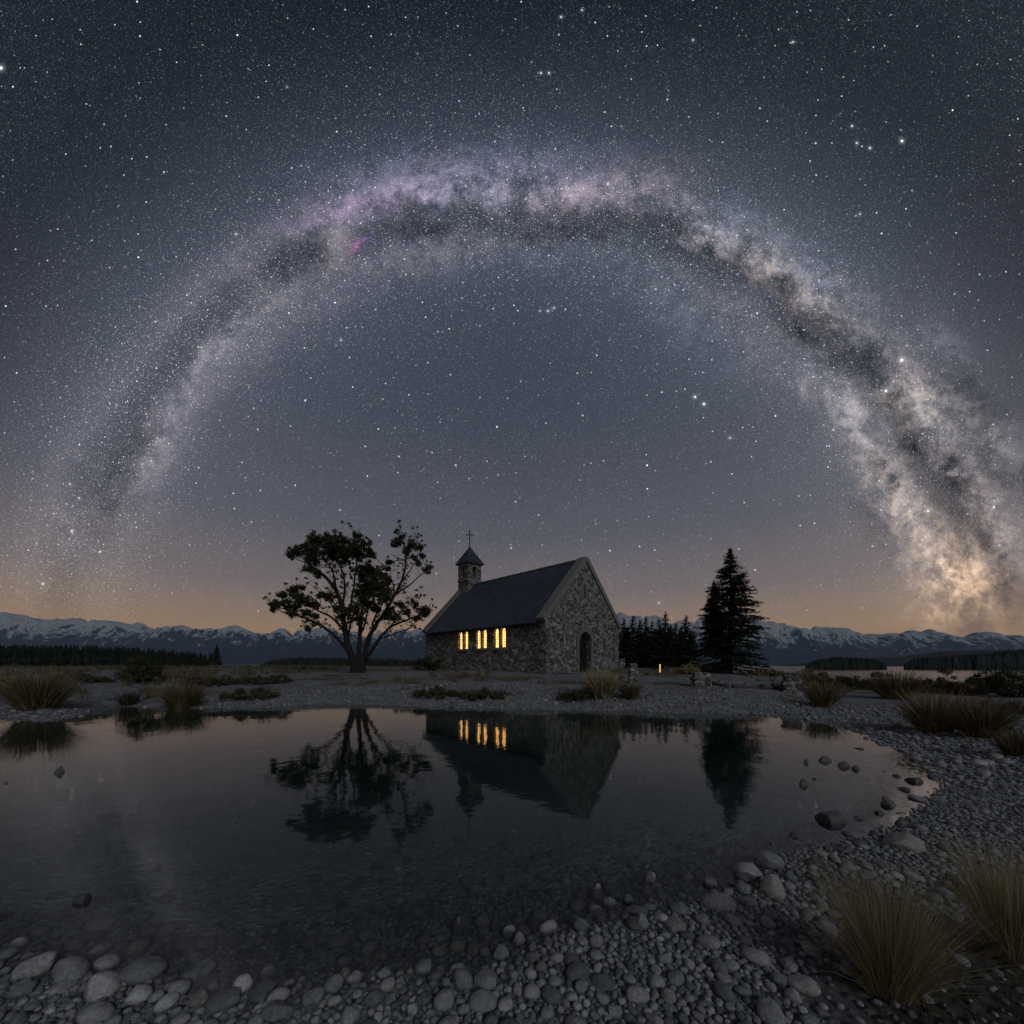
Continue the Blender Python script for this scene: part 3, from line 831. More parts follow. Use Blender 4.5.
gv = [make_conifer('spruce_tree', 4.6, .95, 26, 6, 14, .20, M['needle'], 'slender dark spruce in the grove behind the church', group='spruces in the grove', ragged=.3) for _ in range(3)]
GROVE = [(616, 634, 36), (624, 619, 38), (633, 616.5, 40), (640, 621, 37), (646, 618, 42), (652, 622, 39), (659, 619, 36), (665.5, 613.5, 41), (671, 625, 37), (676, 623, 43), (681, 627, 38), (686, 616, 40), (690, 630, 36), (693, 636, 42), (628, 628, 34), (655, 629, 34), (668, 632, 34)]
for q, (px, top, d) in enumerate(GROVE):
    o = gv[q] if q < 3 else copy_tree(gv[q % 3])
    X = (px - CX) * d / F; zb = float(ground(np.array([X]), np.array([float(d)]))[0])
    H = EYE + (HY - top) * d / F - zb
    o.location = (X, d, zb); o.rotation_euler = (0, 0, random.random() * 6.28)
    s = H / 4.6; o.scale = (s * random.uniform(1.25, 1.6), s * 1.4, s)
gv[0]['label'] = 'slender dark spruce in the grove behind the church'

# plantation beyond the left flat
def tiered_pine(H, R, label, group=None):
    root = empty('pine_tree'); tag(root, label, 'tree', group)
    t = MB(); t.tube([(0, 0, -.2), (0, 0, H * .9)], [H * .025, .02], 6); t.build('trunk', M['bark'], root)
    cr = MB(); nt_, nn = 9, 11
    for l in range(nt_):
        f = l / nt_; z0 = H * (.03 + .97 * f ** 1.05); z1 = min(H, z0 + H * .24 * (1 - f * .45)); r0 = R * (1 - f) ** .8 + .05
        th = np.arange(nn) * 6.283 / nn + random.random() * 6
        jr = r0 * (.62 + .55 * rng.random(nn)); zz_ = z0 + rng.normal(0, .02 * H, nn)
        rim = np.stack([np.cos(th) * jr, np.sin(th) * jr, zz_], 1)
        inn = np.stack([np.cos(th + .28) * jr * .5, np.sin(th + .28) * jr * .5, zz_ + H * .035], 1)
        V = np.concatenate([[[rng.normal(0, .03), 0, z1]], rim, inn])
        T = [(0, 1 + k, 1 + nn + k) for k in range(nn)] + [(0, 1 + nn + k, 1 + (k + 1) % nn) for k in range(nn)]
        cr.add(V, None, T)
    cr.build('crown', M['farneedle'], root)
    return root


pl = [tiered_pine(6.3, 1.7, 'dark pine in the plantation beyond the left flat', 'pines of the far plantation') for _ in range(5)]
q = 0
for row, (dd, nn) in enumerate([(110, 66), (116, 58), (122, 46)]):
    for k in range(nn):
        px = -22 + (k + .5 * row + random.uniform(-.3, .3)) * 238 / nn
        if px > 213: continue
        d = dd + random.uniform(-3, 3); X = (px - CX) * d / F
        zb = float(ground(np.array([X]), np.array([d]))[0])
        top = float(np.interp(px, [-20, 0, 60, 120, 160, 185, 205], [644, 645, 645, 646.5, 649, 651.5, 653])) + random.uniform(-1.4, 2.0)
        o = pl[q] if q < 5 else copy_tree(pl[q % 5]); q += 1
        s = (EYE + (HY - top) * d / F - zb) / 6.3
        o.location = (X, d, zb); o.rotation_euler = (0, 0, random.random() * 6.28); o.scale = (s, s, s)
o = tiered_pine(6.6, 1.9, 'taller pointed pine at the open end of the plantation')
d = 104.; X = (217 - CX) * d / F; zb = float(ground(np.array([X]), np.array([d]))[0]); o.location = (X, d, zb)
s = (EYE + (HY - 643.5) * d / F - zb) / 6.6; o.scale = (s, s, s)


# far woods that read as one mass
def far_wood(name, label, cols, dmin, dmax, n, hh, rows):
    mb = MB()
    for _ in range(n):
        px = random.uniform(*cols); d = random.uniform(dmin, dmax)
        X = (px - CX) * d / F
        zb = -4.2 if rows is None else rows(d)
        h = hh(px) * random.uniform(.58, 1.15); r = h * random.uniform(.13, .25); nn = 6
        a0 = random.random() * 6
        th = a0 + np.arange(nn) * 6.283 / nn
        V = [(X, d, zb + h)]
        for f_, rr in ((.62, .62), (.25, 1.), (0, .85)):
            jr = r * rr * (.75 + .5 * rng.random(nn))
            V += list(np.stack([X + np.cos(th) * jr, d + np.sin(th) * jr, zb + h * f_ + rng.normal(0, .05 * h, nn) * (f_ > 0)], 1))
        T = [(0, 1 + k, 1 + (k + 1) % nn) for k in range(nn)]
        Q = [(1 + l * nn + k, 1 + (l + 1) * nn + k, 1 + (l + 1) * nn + (k + 1) % nn, 1 + l * nn + (k + 1) % nn) for l in range(2) for k in range(nn)]
        mb.add(np.array(V), Q, T)
    o = mb.build(name, M['farneedle'])
    return tag(o, label, 'wood', kind='stuff')


far_wood('forest', 'dark low belt of forest on the far shore behind the broadleaf tree', (258, 432), 215, 260, 1700, lambda px: float(np.interp(px, [258, 268, 285, 320, 400, 432], [1.5, 4.2, 6.0, 6.2, 5.2, 4.5])), lambda d: -1.3)
far_wood('forest', 'dark wooded point on the left of the far lake shore', (806, 886), 385, 420, 1300, lambda px: float(np.interp(px, [806, 815, 835, 860, 878, 886], [5, 9, 12, 11, 9, 5])), None)
far_wood('forest', 'long dark belt of forest across the lake at the right edge', (905, 1150), 380, 430, 3400, lambda px: float(np.interp(px, [905, 915, 950, 985, 1010, 1150], [6, 11, 12.5, 15, 18, 19])), None)


# --- tussocks, shrubs
def tussock(px, py, wpx, hpx, n, label, mat='tussock', group=None, spread=1.0, lean=None, width=None):
    x, y, z = at(px, py)
    k = y / F
    V, Q = blades(n if n > 2000 else int(n * 1.5), wpx * k * .5, hpx * k * 1.02, width or max(.0018, .42 * k), spread)
    o = link('tussock', mesh_np('tussock', V, Q), M[mat])
    o.location = (x, y, z - .01)
    return tag(o, label, 'grass tussock', group)


tussock(888, 992, 84, 116, 2900, 'golden tussock with upright blades, the larger one standing on the near pebbles', width=.0009, spread=.72)
tussock(1014, 958, 76, 108, 2700, 'golden tussock on the dark soil at the right edge of the near beach', width=.0009, spread=.68)
tussock(934, 732, 48, 42, 700, 'reddish tussock with loose top in front of the right-hand scrub', 'rust', spread=1.1)
tussock(980, 737, 48, 38, 800, 'broad dark tussock beside the reddish one on the right-hand gravel', 'tussock_dark', spread=1.2)
tussock(822, 707, 28, 26, 420, 'small round dark tussock at the waterline below the stone pillar', 'tussock_dark', spread=1.1)
tussock(896, 699, 44, 28, 520, 'low dark tussock between the far gravel and the lake', 'tussock_dark', spread=1.2)
tussock(38, 708, 62, 38, 900, 'wide dark tussock at the left end of the far waterline', 'tussock_dark', spread=1.2)
tussock(182, 708, 40, 26, 650, 'dark tussock overhanging the far waterline left of the broadleaf tree', 'tussock_dark', spread=1.15)
tussock(601, 697, 44, 28, 620, 'pale rounded tussock on the bank in front of the church door', 'tussock', spread=1.1)
tussock(630, 699, 26, 18, 300, 'small brown tussock at the foot of the rough gatepost', 'tussock_dark', spread=1.1)
tussock(129, 705, 20, 14, 220, 'small scraggy tussock on the far waterline between the two dark ones', 'heath', spread=1.2)
tussock(1016, 757, 30, 30, 300, 'short dark tussock cut by the right edge of the gravel', 'tussock_dark', spread=1.2)


def shrub(name, px, py, wpx, hpx, label, mat='heath', group=None, leaf=None, n=None):
    x, y, z = at(px, py); k = y / F
    root = empty(name, (x, y, z - .02)); tag(root, label, 'shrub', group)
    Wd, Hh = wpx * k, hpx * k
    cr, st = MB(), MB()
    for _ in range(n or max(14, int(wpx * 1.6))):
        a = random.random() * 6.28; rr = math.sqrt(random.random()) * (.62 if mat == 'heath' else .46)
        hz_ = Hh * (.25 + .68 * random.random()) * max(.18, 1 - (rr / .5) ** 2 * .55) * (random.uniform(.45, 1.1) if mat == 'heath' else 1)
        e = np.array([math.cos(a) * rr * Wd, math.sin(a) * rr * Wd * .8, hz_])
        st.tube([np.array([e[0] * .35, e[1] * .35, 0]), e * np.array([.8, .8, .55]), e], [.012, .009, .004], 4, False)
        leaf_cloud(cr, e, max(.10, .17 * Hh) * (.7 + .6 * random.random()), 55, leaf or max(.02, 1.0 * k), .8, .1)
    for _ in range(7 if mat in ('heath', 'rust') else 0):   # rank grass growing up through the scrub
        V, Q = blades(46, Wd * .12, Hh * random.uniform(.6, 1.25), max(.004, .16 * k), 1.2, 3)
        cr.add(V + np.array([random.uniform(-.62, .62) * Wd, random.uniform(-.4, .4) * Wd, 0]), Q)
    st.build('stem', M['bark'], root)
    cr.build('crown', M[mat], root)
    return root


shrub('bush', 141, 683, 40, 31, 'round dark green bush standing alone on the left flat', 'leaf')
shrub('bush', 428, 671, 30, 17, 'dark bush growing against the far left corner of the church', 'leaf')
shrub('shrub', 687, 674, 24, 11, 'shrub beside the lit garden post, orange lamplight painted into its leaf colour', 'rust')  # the post's orange light is put into the leaf colour
shrub('shrub', 664, 664.5 + 4.5, 13, 8.5, 'pale sprig of leaves over the top of the lit garden post', 'leaf', n=7)
shrub('shrub', 812, 686, 30, 20, 'rust-coloured scrub directly behind the stone pillar', 'rust')
shrub('shrub', 842, 687, 38, 16, 'brown scrub in front of the lake, right of the stone pillar', 'heath')
shrub('shrub', 875, 689, 42, 18, 'low olive scrub before the middle of the lake strip', 'heath')
shrub('shrub', 944, 693, 52, 21, 'olive scrub behind the reddish tussock', 'heath')
shrub('shrub', 986, 690, 32, 22, 'rounded dark shrub at the right end of the lake strip', 'leaf')
shrub('shrub', 1016, 697, 50, 32, 'large dark tangle of scrub at the right edge', 'leaf')
shrub('bush', 946, 677, 13, 24, 'narrow dark bush standing against the lake on the right', 'leaf')
shrub('shrub', 1004, 712, 40, 14, 'low brown scrub at the right edge above the gravel', 'heath')
shrub('shrub', 250, 697, 44, 13, 'low dark scrub on the far bank left of the broadleaf tree', 'heath')
shrub('shrub', 268, 683, 38, 12, 'scrub patch on the flat beside the broadleaf tree', 'heath')
shrub('shrub', 440, 695, 44, 10, 'low dark scrub below the far end of the church', 'heath')
shrub('shrub', 487, 697, 40, 12, 'low dark scrub below the lit church windows', 'heath')
shrub('shrub', 578, 699, 34, 14, 'dark scrub spilling from the pale tussock before the church door', 'heath')
shrub('shrub', 82, 682, 40, 12, 'brown scrub at the left behind the wide dark tussock', 'heath')
shrub('shrub', 214, 684, 46, 12, 'olive scrub strip on the left flat behind the bank', 'heath')
shrub('shrub', 700, 671, 26, 8, 'dim scrub between the grove and the lone spruce', 'heath')
shrub('shrub', 765, 676, 34, 9, 'brown scrub at the foot of the lone spruce', 'rust')

# short grass over the flats: one mass
Vs, Qs, off = [], [], 0
for _ in range(2600):
    zone = random.random()
    if zone < .55: px, py = random.uniform(-60, 330), random.uniform(668.5, 686)
    elif zone < .75: px, py = random.uniform(780, 1080), random.uniform(680, 700)
    else: px, py = random.uniform(330, 780), random.uniform(668, 700)
    d = random.uniform(13, 60) if zone < .55 else random.uniform(11, 40)
    X = (px - CX) * d / F
    if fbm(np.array([X * .35]), np.array([d * .35]), 3, 77)[0] < .02 + (.18 if zone >= .75 else 0): continue
    Vs.append((X, d))
Vs = np.array(Vs); sdv = shore_dist(Vs[:, 0], Vs[:, 1])
CH0, CHU, CHV, CHL, CHW = np.array([1.7, 20.0]), np.array([math.cos(math.radians(133.4)), math.sin(math.radians(133.4))]), np.array([math.cos(math.radians(43.4)), math.sin(math.radians(43.4))]), 11.3, 6.6
cu, cv = (Vs - CH0) @ CHU, (Vs - CH0) @ CHV
keep = (sdv > .8) & ~((cu > -.6) & (cu < CHL + .4) & (cv > -.8) & (cv < CHW + .4))
Vs = Vs[keep]; zz = ground(Vs[:, 0], Vs[:, 1])
mb = MB()
for (X, d), z in zip(Vs, zz):
    V, Q = blades(26, .35, random.uniform(.12, .32), max(.006, d * .0009), 1.2, 3)
    mb.add(V + np.array([X, d, z - .01]), Q)
tag(mb.build('dry_grass', M['tussock_dark']), 'short dry grass over the flats round the church and the left bank', 'grass', kind='stuff')
# litter on the dark soil
mb = MB()
for _ in range(520):
    X, d = 2.15 + random.gauss(0, .48), 1.30 + random.gauss(0, .28)
    if d < .9: continue
    z = float(ground(np.array([X]), np.array([d]))[0])
    V, Q = blades(5, .10, random.uniform(.04, .12), .0014, 1.5, 3, .6)
    mb.add(V + np.array([X, d, z]), Q)
tag(mb.build('grass_litter', M['straw']), 'dry grass litter on the dark soil between the two golden tussocks', 'grass', kind='stuff')

# ------------------------------------------------------------------ the church
ZB = float(ground(np.array([1.7]), np.array([20.0]))[0])
CZ = .74
church = empty('stone_church', (CH0[0], CH0[1], CZ), math.radians(133.4))
tag(church, 'small fieldstone church with slate roof, bell turret and lit windows', 'church')
# local frame: x along the nave (away from the gable), y: to the viewer's LEFT of the gable line is -; gable runs along -y
# (CHV is local -y)
L, Wd_, EV, AP = CHL, CHW, 2.88, 6.32


def arch_poly(w, h, n=10):
    """arched opening outline in (s, z), base centred at 0"""
    r = w / 2
    return [(-r, 0), (r, 0)] + [(r * math.cos(a), h - r + r * math.sin(a)) for a in np.linspace(0, math.pi, n)]


def prism(outline, place):
    """outline [(a,b)], place(a,b,t) t in 0..1 -> xyz"""
    n = len(outline)
    V = [place(a, b_, 0) for a, b_ in outline] + [place(a, b_, 1) for a, b_ in outline]
    bm = bmesh.new()
    vs = [bm.verts.new(v) for v in V]
    bm.faces.new(vs[:n]); bm.faces.new(vs[n:][::-1])
    for k in range(n):
        bm.faces.new([vs[k], vs[n + k], vs[n + (k + 1) % n], vs[(k + 1) % n]])
    bmesh.ops.recalc_face_normals(bm, faces=bm.faces)
    return bm


def bm_obj(name, bm, mat, parent=None):
    me = bpy.data.meshes.new(name); bm.to_mesh(me); bm.free()
    return link(name, me, mat, parent)


def carve(target, cutters):
    for c in cutters:
        md = target.modifiers.new('cut', 'BOOLEAN'); md.operation = 'DIFFERENCE'; md.object = c; md.solver = 'EXACT'
    bpy.context.view_layer.update()
    dg = bpy.context.evaluated_depsgraph_get()
    me = bpy.data.meshes.new_from_object(target.evaluated_get(dg))
    target.modifiers.clear(); target.data = me
    for c in cutters:
        bpy.data.objects.remove(c)


body = bm_obj('wall', prism([(0, -.6), (-Wd_, -.6), (-Wd_, EV), (-Wd_ / 2, AP), (0, EV)], lambda a, b_, t: (t * L, a, b_)), M['wall'])
cut = []
WIN = [3.5, 5.15, 6.94]
LW, LH, SILL = .44, 1.10, 1.55
for s in WIN:
    for o_ in (-.29, .29):
        cut.append(bm_obj('cut', prism(arch_poly(LW, LH), lambda a, b_, t, s=s, o_=o_: (s + o_ + a, -.24 + t * .5, SILL + b_)), None))
DC = 3.22
cut.append(bm_obj('cut', prism(arch_poly(1.06, 2.36, 16), lambda a, b_, t: (-.4 + t * .75, -DC + a, .02 + b_)), None))
for (yy, z0, w, h) in [(1.55, 1.55, .20, .62), (5.1, 1.50, .20, .62), (3.22, 4.25, .17, .75)]:
    cut.append(bm_obj('cut', prism([(-w / 2, 0), (w / 2, 0), (w / 2, h), (-w / 2, h)], lambda a, b_, t, yy=yy, z0=z0: (-.2 + t * .36, -yy + a, z0 + b_)), None))
carve(body, cut)
body.parent = church
for s in WIN:
    w = empty('window', (s, 0, SILL)); w.parent = church
    fr = MB()
    for o_ in (-.29, .29):
        p = bm_obj('pane', prism(arch_poly(LW - .004, LH - .004), lambda a, b_, t, o_=o_: (o_ + a, -.20 + t * .02, b_ + .002)), M['litglass'], w)
        for q in range(1, 7): fr.box(o_ - LW / 2, o_ + LW / 2, -.178, -.170, q * LH / 7 - .009, q * LH / 7 + .009)
        for q in (-1, 1): fr.box(o_ + q * LW / 6 - .009, o_ + q * LW / 6 + .009, -.182, -.174, .01, LH - .06)
    fr.build('leading', M['lead'], w)
    sl = MB(); sl.box(-.55, .55, -.02, .09, -.13, -.02)
    sl.build('sill', M['ashlar'], w)
# door, its leaf, handle, arch ring and step
dr = bm_obj('door', prism(arch_poly(1.05, 2.35, 16), lambda a, b_, t: (.31 + t * .03, -DC + a, .02 + b_)), M['door'], church)
pk = MB()
for q in range(-3, 4): pk.box(.298, .309, -DC + q * .15 - .066, -DC + q * .15 + .066, .05, 2.0 - abs(q) * .05)
pk.build('plank', M['door'], dr)
hd = MB(); hd.box(.265, .298, -DC + .33, -DC + .37, 1.0, 1.16); hd.build('handle', M['iron'], dr)
ring = MB()
for q in range(15):
    a0, a1 = math.pi * q / 15 + .012, math.pi * (q + 1) / 15 - .012
    for (ri, ro, x0, x1) in [(.545, .80, -.075, .05)]:
        V = []
        for x in (x0 - .012 * (q % 2), x1):
            for (r, a) in ((ri, a0), (ro, a0), (ro, a1), (ri, a1)): V.append((x, -DC + r * math.cos(a), 1.85 + r * math.sin(a)))
        ring.add(V, [(0, 1, 2, 3), (7, 6, 5, 4), (0, 4, 5, 1), (1, 5, 6, 2), (2, 6, 7, 3), (3, 7, 4, 0)])
for sgn in (-1, 1):
    for q in range(6):
        wv = .14 + .09 * (q % 2)
        y0, y1 = sorted((-DC + sgn * .545, -DC + sgn * (.545 + wv)))
        ring.box(-.055, .05, y0, y1, .02 + q * .305, .02 + q * .305 + .29)
ring.build('door_arch', M['ashlar'], church)
st = MB(); st.box(-.75, -.002, -DC - .95, -DC + .95, -.5, .03); st.box(-1.15, -.752, -DC - 1.2, -DC + 1.2, -.5, -.10)
st.build('doorstep', M['ashlar'], church)
for (yy, z0, w, h, mt) in [(1.55, 1.55, .20, .62, 'dimglass'), (5.1, 1.50, .20, .62, 'darkglass'), (3.22, 4.25, .17, .75, 'darkglass')]:
    mb = MB(); mb.box(.10, .13, -yy - w / 2 + .003, -yy + w / 2 - .003, z0 + .003, z0 + h - .003)
    wn = mb.build('slit_window', M[mt], church)
    if mt == 'dimglass': wn['label'] = 'slit window with a pale, faintly emissive pane'
    mb = MB()
    mb.box(-.03, .06, -yy - w / 2 - .10, -yy - w / 2 - .002, z0 - .02, z0 + h + .02); mb.box(-.03, .06, -yy + w / 2 + .002, -yy + w / 2 + .10, z0 - .02, z0 + h + .02)
    mb.box(-.035, .06, -yy - w / 2 - .14, -yy + w / 2 + .14, z0 + h + .022, z0 + h + .16)
    mb.build('surround', M['ashlar'], wn)
# corner stones of the near corner and the gable
qn, qf = MB(), MB()
for q in range(9):
    a, b2 = (.50, .28) if q % 2 else (.28, .50)
    z0 = -.3 + q * .34
    qn.box(-.035, a, -b2, .035, z0, z0 + .325)
    qf.box(-.035, b2, -Wd_ - .035, -Wd_ + a, z0, z0 + .325)
qn.build('corner_stone', M['wall'], church); qf.build('corner_stone', M['wall'], church)
pl_ = MB(); pl_.box(-.10, L + .10, -.02, .10, -.6, .16); pl_.box(-.10, -.0, -DC + 1.22, -.021, -.6, .13); pl_.box(-.10, -.0, -Wd_ - .1, -DC - 1.22, -.6, .13)
pl_.build('plinth', M['wall'], church)
# roof: two thick slabs between the raised gable copings
rise, half = AP - EV, Wd_ / 2
nl = math.hypot(rise, half); ux, uz = half / nl, rise / nl
ov = .34
for name, sgn in (('roof', 1), ('roof', -1)):
    ymid = -half
    def slab(x0, x1, t0, t1, n0, n1):
        """t along the slope from the ridge down, n outward"""
        V = []
        for x in (x0, x1):
            for (t, n) in ((t0, n0), (t1, n0), (t1, n1), (t0, n1)):
                V.append((x, ymid + sgn * (t * ux + n * uz), AP - t * uz + n * ux))
        return V, [(0, 1, 2, 3), (7, 6, 5, 4), (0, 4, 5, 1), (1, 5, 6, 2), (2, 6, 7, 3), (3, 7, 4, 0)]
    mb = MB(); mb.add(*slab(.44, L - .44, -.0, nl + ov, .004, .12)); mb.build(name, M['slate'], church)
    mb, m2b = MB(), MB()
    ksteps = 9
    for q in range(ksteps):
        t0, t1 = -.10 + (nl + .30) * q / ksteps, -.10 + (nl + .30) * (q + 1) / ksteps - .012
        mb.add(*slab(-.09 - .006 * (q % 2), .44, t0, t1, .006, .26)); m2b.add(*slab(L - .44, L + .09, t0, t1, .006, .26))
    mb.build('coping', M['coping'], church); m2b.build('coping', M['coping'], church)
    # gutter under the eave
    mb = MB(); mb.add(*slab(.45, L - .45, nl + ov - .06, nl + ov + .03, -.05, .003)); mb.build('gutter', M['iron'], church)
rg = MB(); rg.tube([(.45, -half, AP + .17), (L - .45, -half, AP + .17)], [.07, .07], 8); rg.build('ridge_cap', M['coping'], church)
# bell turret
TX, TS, TZ0, TZ1 = L - .72, 1.22, 3.9, 8.02
tur = bm_obj('bell_turret', prism([(-TS / 2, -TS / 2), (TS / 2, -TS / 2), (TS / 2, TS / 2), (-TS / 2, TS / 2)], lambda a, b_, t: (TX + a, -half + b_, TZ0 + t * (TZ1 - TZ0))), M['wall'])
cut = []
for o_ in (0,):
    cut.append(bm_obj('cut', prism(arch_poly(.34, .72), lambda a, b_, t: (TX + a, -half - 1 + 2 * t, 7.06 + b_)), None))
    cut.append(bm_obj('cut', prism(arch_poly(.34, .72), lambda a, b_, t: (TX - 1 + 2 * t, -half + a, 7.06 + b_)), None))
carve(tur, cut); tur.parent = church
sp = MB(); e = TS / 2 + .16; zt = 9.42
sp.add([(TX - e, -half - e, TZ1 - .02), (TX + e, -half - e, TZ1 - .02), (TX + e, -half + e, TZ1 - .02), (TX - e, -half + e, TZ1 - .02),
        (TX - e, -half - e, TZ1 + .06), (TX + e, -half - e, TZ1 + .06), (TX + e, -half + e, TZ1 + .06), (TX - e, -half + e, TZ1 + .06), (TX, -half, zt)],
       [(3, 2, 1, 0), (0, 1, 5, 4), (1, 2, 6, 5), (2, 3, 7, 6), (3, 0, 4, 7)], [(4, 5, 8), (5, 6, 8), (6, 7, 8), (7, 4, 8)])
sp.build('turret_roof', M['slate'], tur)
sb = MB(); sb.box(TX - TS / 2 - .05, TX + TS / 2 + .05, -half - TS / 2 - .05, -half + TS / 2 + .05, 6.72, 6.84); sb.build('string_course', M['ashlar'], tur)
cs = MB(); cs.tube([(TX, -half, zt - .12), (TX, -half, zt + 1.25)], [.045, .035], 6)
ca, sa = math.cos(math.radians(-133.4)), math.sin(math.radians(-133.4))
cs.tube([(TX - .27 * ca, -half - .27 * sa, zt + .86), (TX + .27 * ca, -half + .27 * sa, zt + .86)], [.035, .035], 6)
cs.build('cross', M['iron'], tur)
bl = MB(); bl.tube([(TX, -half, 7.62), (TX, -half, 7.5), (TX, -half, 7.32), (TX, -half, 7.22)], [.02, .09, .12, .16], 10); bl.build('bell', M['iron'], tur, True)


# ------------------------------------------------------------------ stones
def ico(sub):
    bm = bmesh.new(); bmesh.ops.create_icosphere(bm, subdivisions=sub, radius=1)
    V = np.array([v.co[:] for v in bm.verts]); Fc = np.array([[v.index for v in f.verts] for f in bm.faces]); bm.free()
    return V, Fc


def pebble_shape(sub, lump=.16, angular=0.):
    V, Fc = ico(sub)
    V = V.copy()
    for _ in range(5):
        d = rand_dirs(1)[0]
        V *= (1 + lump * (rng.random() - .5) * np.cos((V @ d) * rng.uniform(1, 3) + rng.random() * 6))[:, None]
    if angular:
        for _ in range(9):
            d = rand_dirs(1)[0]; lim = rng.uniform(.62, .95)
            ex = np.maximum(V @ d - lim, 0); V -= ex[:, None] * d * angular
    V *= np.array([1, rng.uniform(.65, .9), rng.uniform(.45, .72)])
    return V, Fc


PEB2 = [pebble_shape(3 if q < 8 else 2, .30, (.95, .55, .3)[q % 3]) for q in range(16)]
ROCKS = [pebble_shape(4, .25, .9) for q in range(8)]
peb_me = []
for V, Fc in PEB2[:8]:
    me = mesh_np('beach_stone', V, Fc); me.materials.append(M['pebble']); me.polygons.foreach_set('use_smooth', np.ones(len(me.polygons), bool)); peb_me.append(me)
rock_me = {}
for mt in ('pebble', 'rock'):
    rock_me[mt] = []
    for V, Fc in ROCKS:
        me = mesh_np('rock', V, Fc); me.materials.append(M[mt]); me.polygons.foreach_set('use_smooth', np.ones(len(me.polygons), bool)); rock_me[mt].append(me)

placed = []


def rock(px, py, wpx, hpx=None, label=None, group=None, mat='pebble', name='rock'):
    hpx = hpx or wpx * .5
    if py < 705: x, y, z = at(px, py)
    else:
        x, y = water_pt(px, py); z = float(ground(np.array([x]), np.array([y]))[0])
        x, y, z = (x, y, min(z, 0)) if z < 0.02 else at(px, py)
    k = y / F
    o = bpy.data.objects.new(name, random.choice(rock_me[mat])); col.objects.link(o)
    a = wpx * k / 2; hh = hpx * k
    top = max(z, 0 if z < .02 else z) + hh * .62
    hz_ = max(hh * .62, (top - z) * .62)
    o.scale = (a, a * random.uniform(.95, 1.25), hz_ / .58)
    o.location = (x, y + a * .3, top - hz_)
    o.rotation_euler = (random.uniform(-.12, .12), random.uniform(-.12, .12), random.choice((0, math.pi)) + random.uniform(-.35, .35))
    placed.append((x, y + a * .3, a * .95))
    return tag(o, label, 'rock', group)


GW = 'small dark stones breaking the water off the right shore'
LWt = 'small dark stone just breaking the water off the right shore'
rock(835, 822, 31, 17, 'largest dark rock standing in the water near the right shore', mat='rock')
rock(59, 773, 15, 6, 'dark stone alone in the water on the far left', mat='rock')
rock(3, 784, 10, 4, 'dark stone in the water cut by the left edge', mat='rock')
rock(79, 902, 18, 16, 'small dark stone alone in the shallow water at the lower left', mat='rock')
for (px, py, w, h) in [(859, 749, 9, 4), (826, 761, 14, 6), (808, 763, 7, 3), (846, 767, 12, 6), (857, 769, 10, 4), (805, 786, 12, 5), (817, 780, 8, 3.5), (860, 819, 9, 4), (885, 772, 5, 2.5), (899, 777, 9, 4), (917, 782, 15, 6), (905, 790, 10, 5),
                       (886, 799, 7, 3.5), (890, 806, 13, 6), (881, 814, 9, 4.5), (902, 825, 8, 6), (795, 837, 10, 4), (773, 844, 7, 3.5), (861, 845, 12, 6), (878, 836, 12, 7), (842, 852, 15, 9), (817, 866, 16, 9), (650, 879, 12, 7), (687, 874, 11, 5)]:
    rock(px, py, w * 1.12, h * 1.35, LWt, GW, 'rock')
rock(770, 866, 34, 24, 'large smooth boulder at the waterline, top of a cluster of four', name='boulder')
rock(750, 873, 32, 15, 'long low boulder left of the large smooth one at the waterline', name='boulder')
rock(747, 880, 22, 9, 'flat dark stone tucked in front of the long low boulder', mat='rock')
rock(775, 897, 30, 26, 'round boulder in front of the cluster at the waterline', name='boulder')
rock(722, 908, 32, 17, 'wide grey stone on the near waterline right of centre')
rock(712, 886, 17, 12, 'small stone at the waterline left of the boulder cluster')
rock(679, 913, 21, 15, 'smooth stone at the waterline right of centre')
rock(677, 931, 26, 20, 'blocky grey stone just below the smooth one')
rock(643, 928, 16, 16, 'round pale stone beside the low dark one at the waterline')
rock(637, 929, 26, 14, 'low dark stone at the middle of the near waterline', mat='rock')
rock(910, 850, 42, 20, 'broad flat boulder sunk in the gravel of the right shore', name='boulder')
rock(63, 979, 32, 27, 'grey boulder at the lower left waterline', name='boulder')
rock(135, 978, 45, 26, 'biggest boulder of the lower left waterline', name='boulder')
rock(96, 996, 30, 30, 'smooth boulder in front of the biggest one at lower left', name='boulder')
rock(30, 972, 36, 17, 'half sunken flat boulder at the far lower left', name='boulder')
rock(90, 1024, 34, 30, 'rounded boulder at the bottom edge, lower left', name='boulder')
rock(221, 1007, 38, 15, 'large flat stone lying on the lower left beach')
rock(486, 986, 28, 27, 'larger rounded boulder at the bottom centre of the waterline', name='boulder')
rock(461, 986, 21, 20, 'darker stone leaning left of the larger rounded boulder')
rock(423, 971, 22, 12, 'grey rounded stone in the shallows at bottom centre')
rock(457, 921, 12, 9, 'small stone farthest out in the shallows at the middle')
rock(355, 980, 17, 12, 'small stone alone in the shallows left of bottom centre')
rock(242, 988, 18, 17, 'small blocky stone at the lower left water edge, right of the big boulders')
rock(604, 989, 26, 16, 'large stone lying among the centre pebbles')
GS = 'rounded stones along the near waterline'
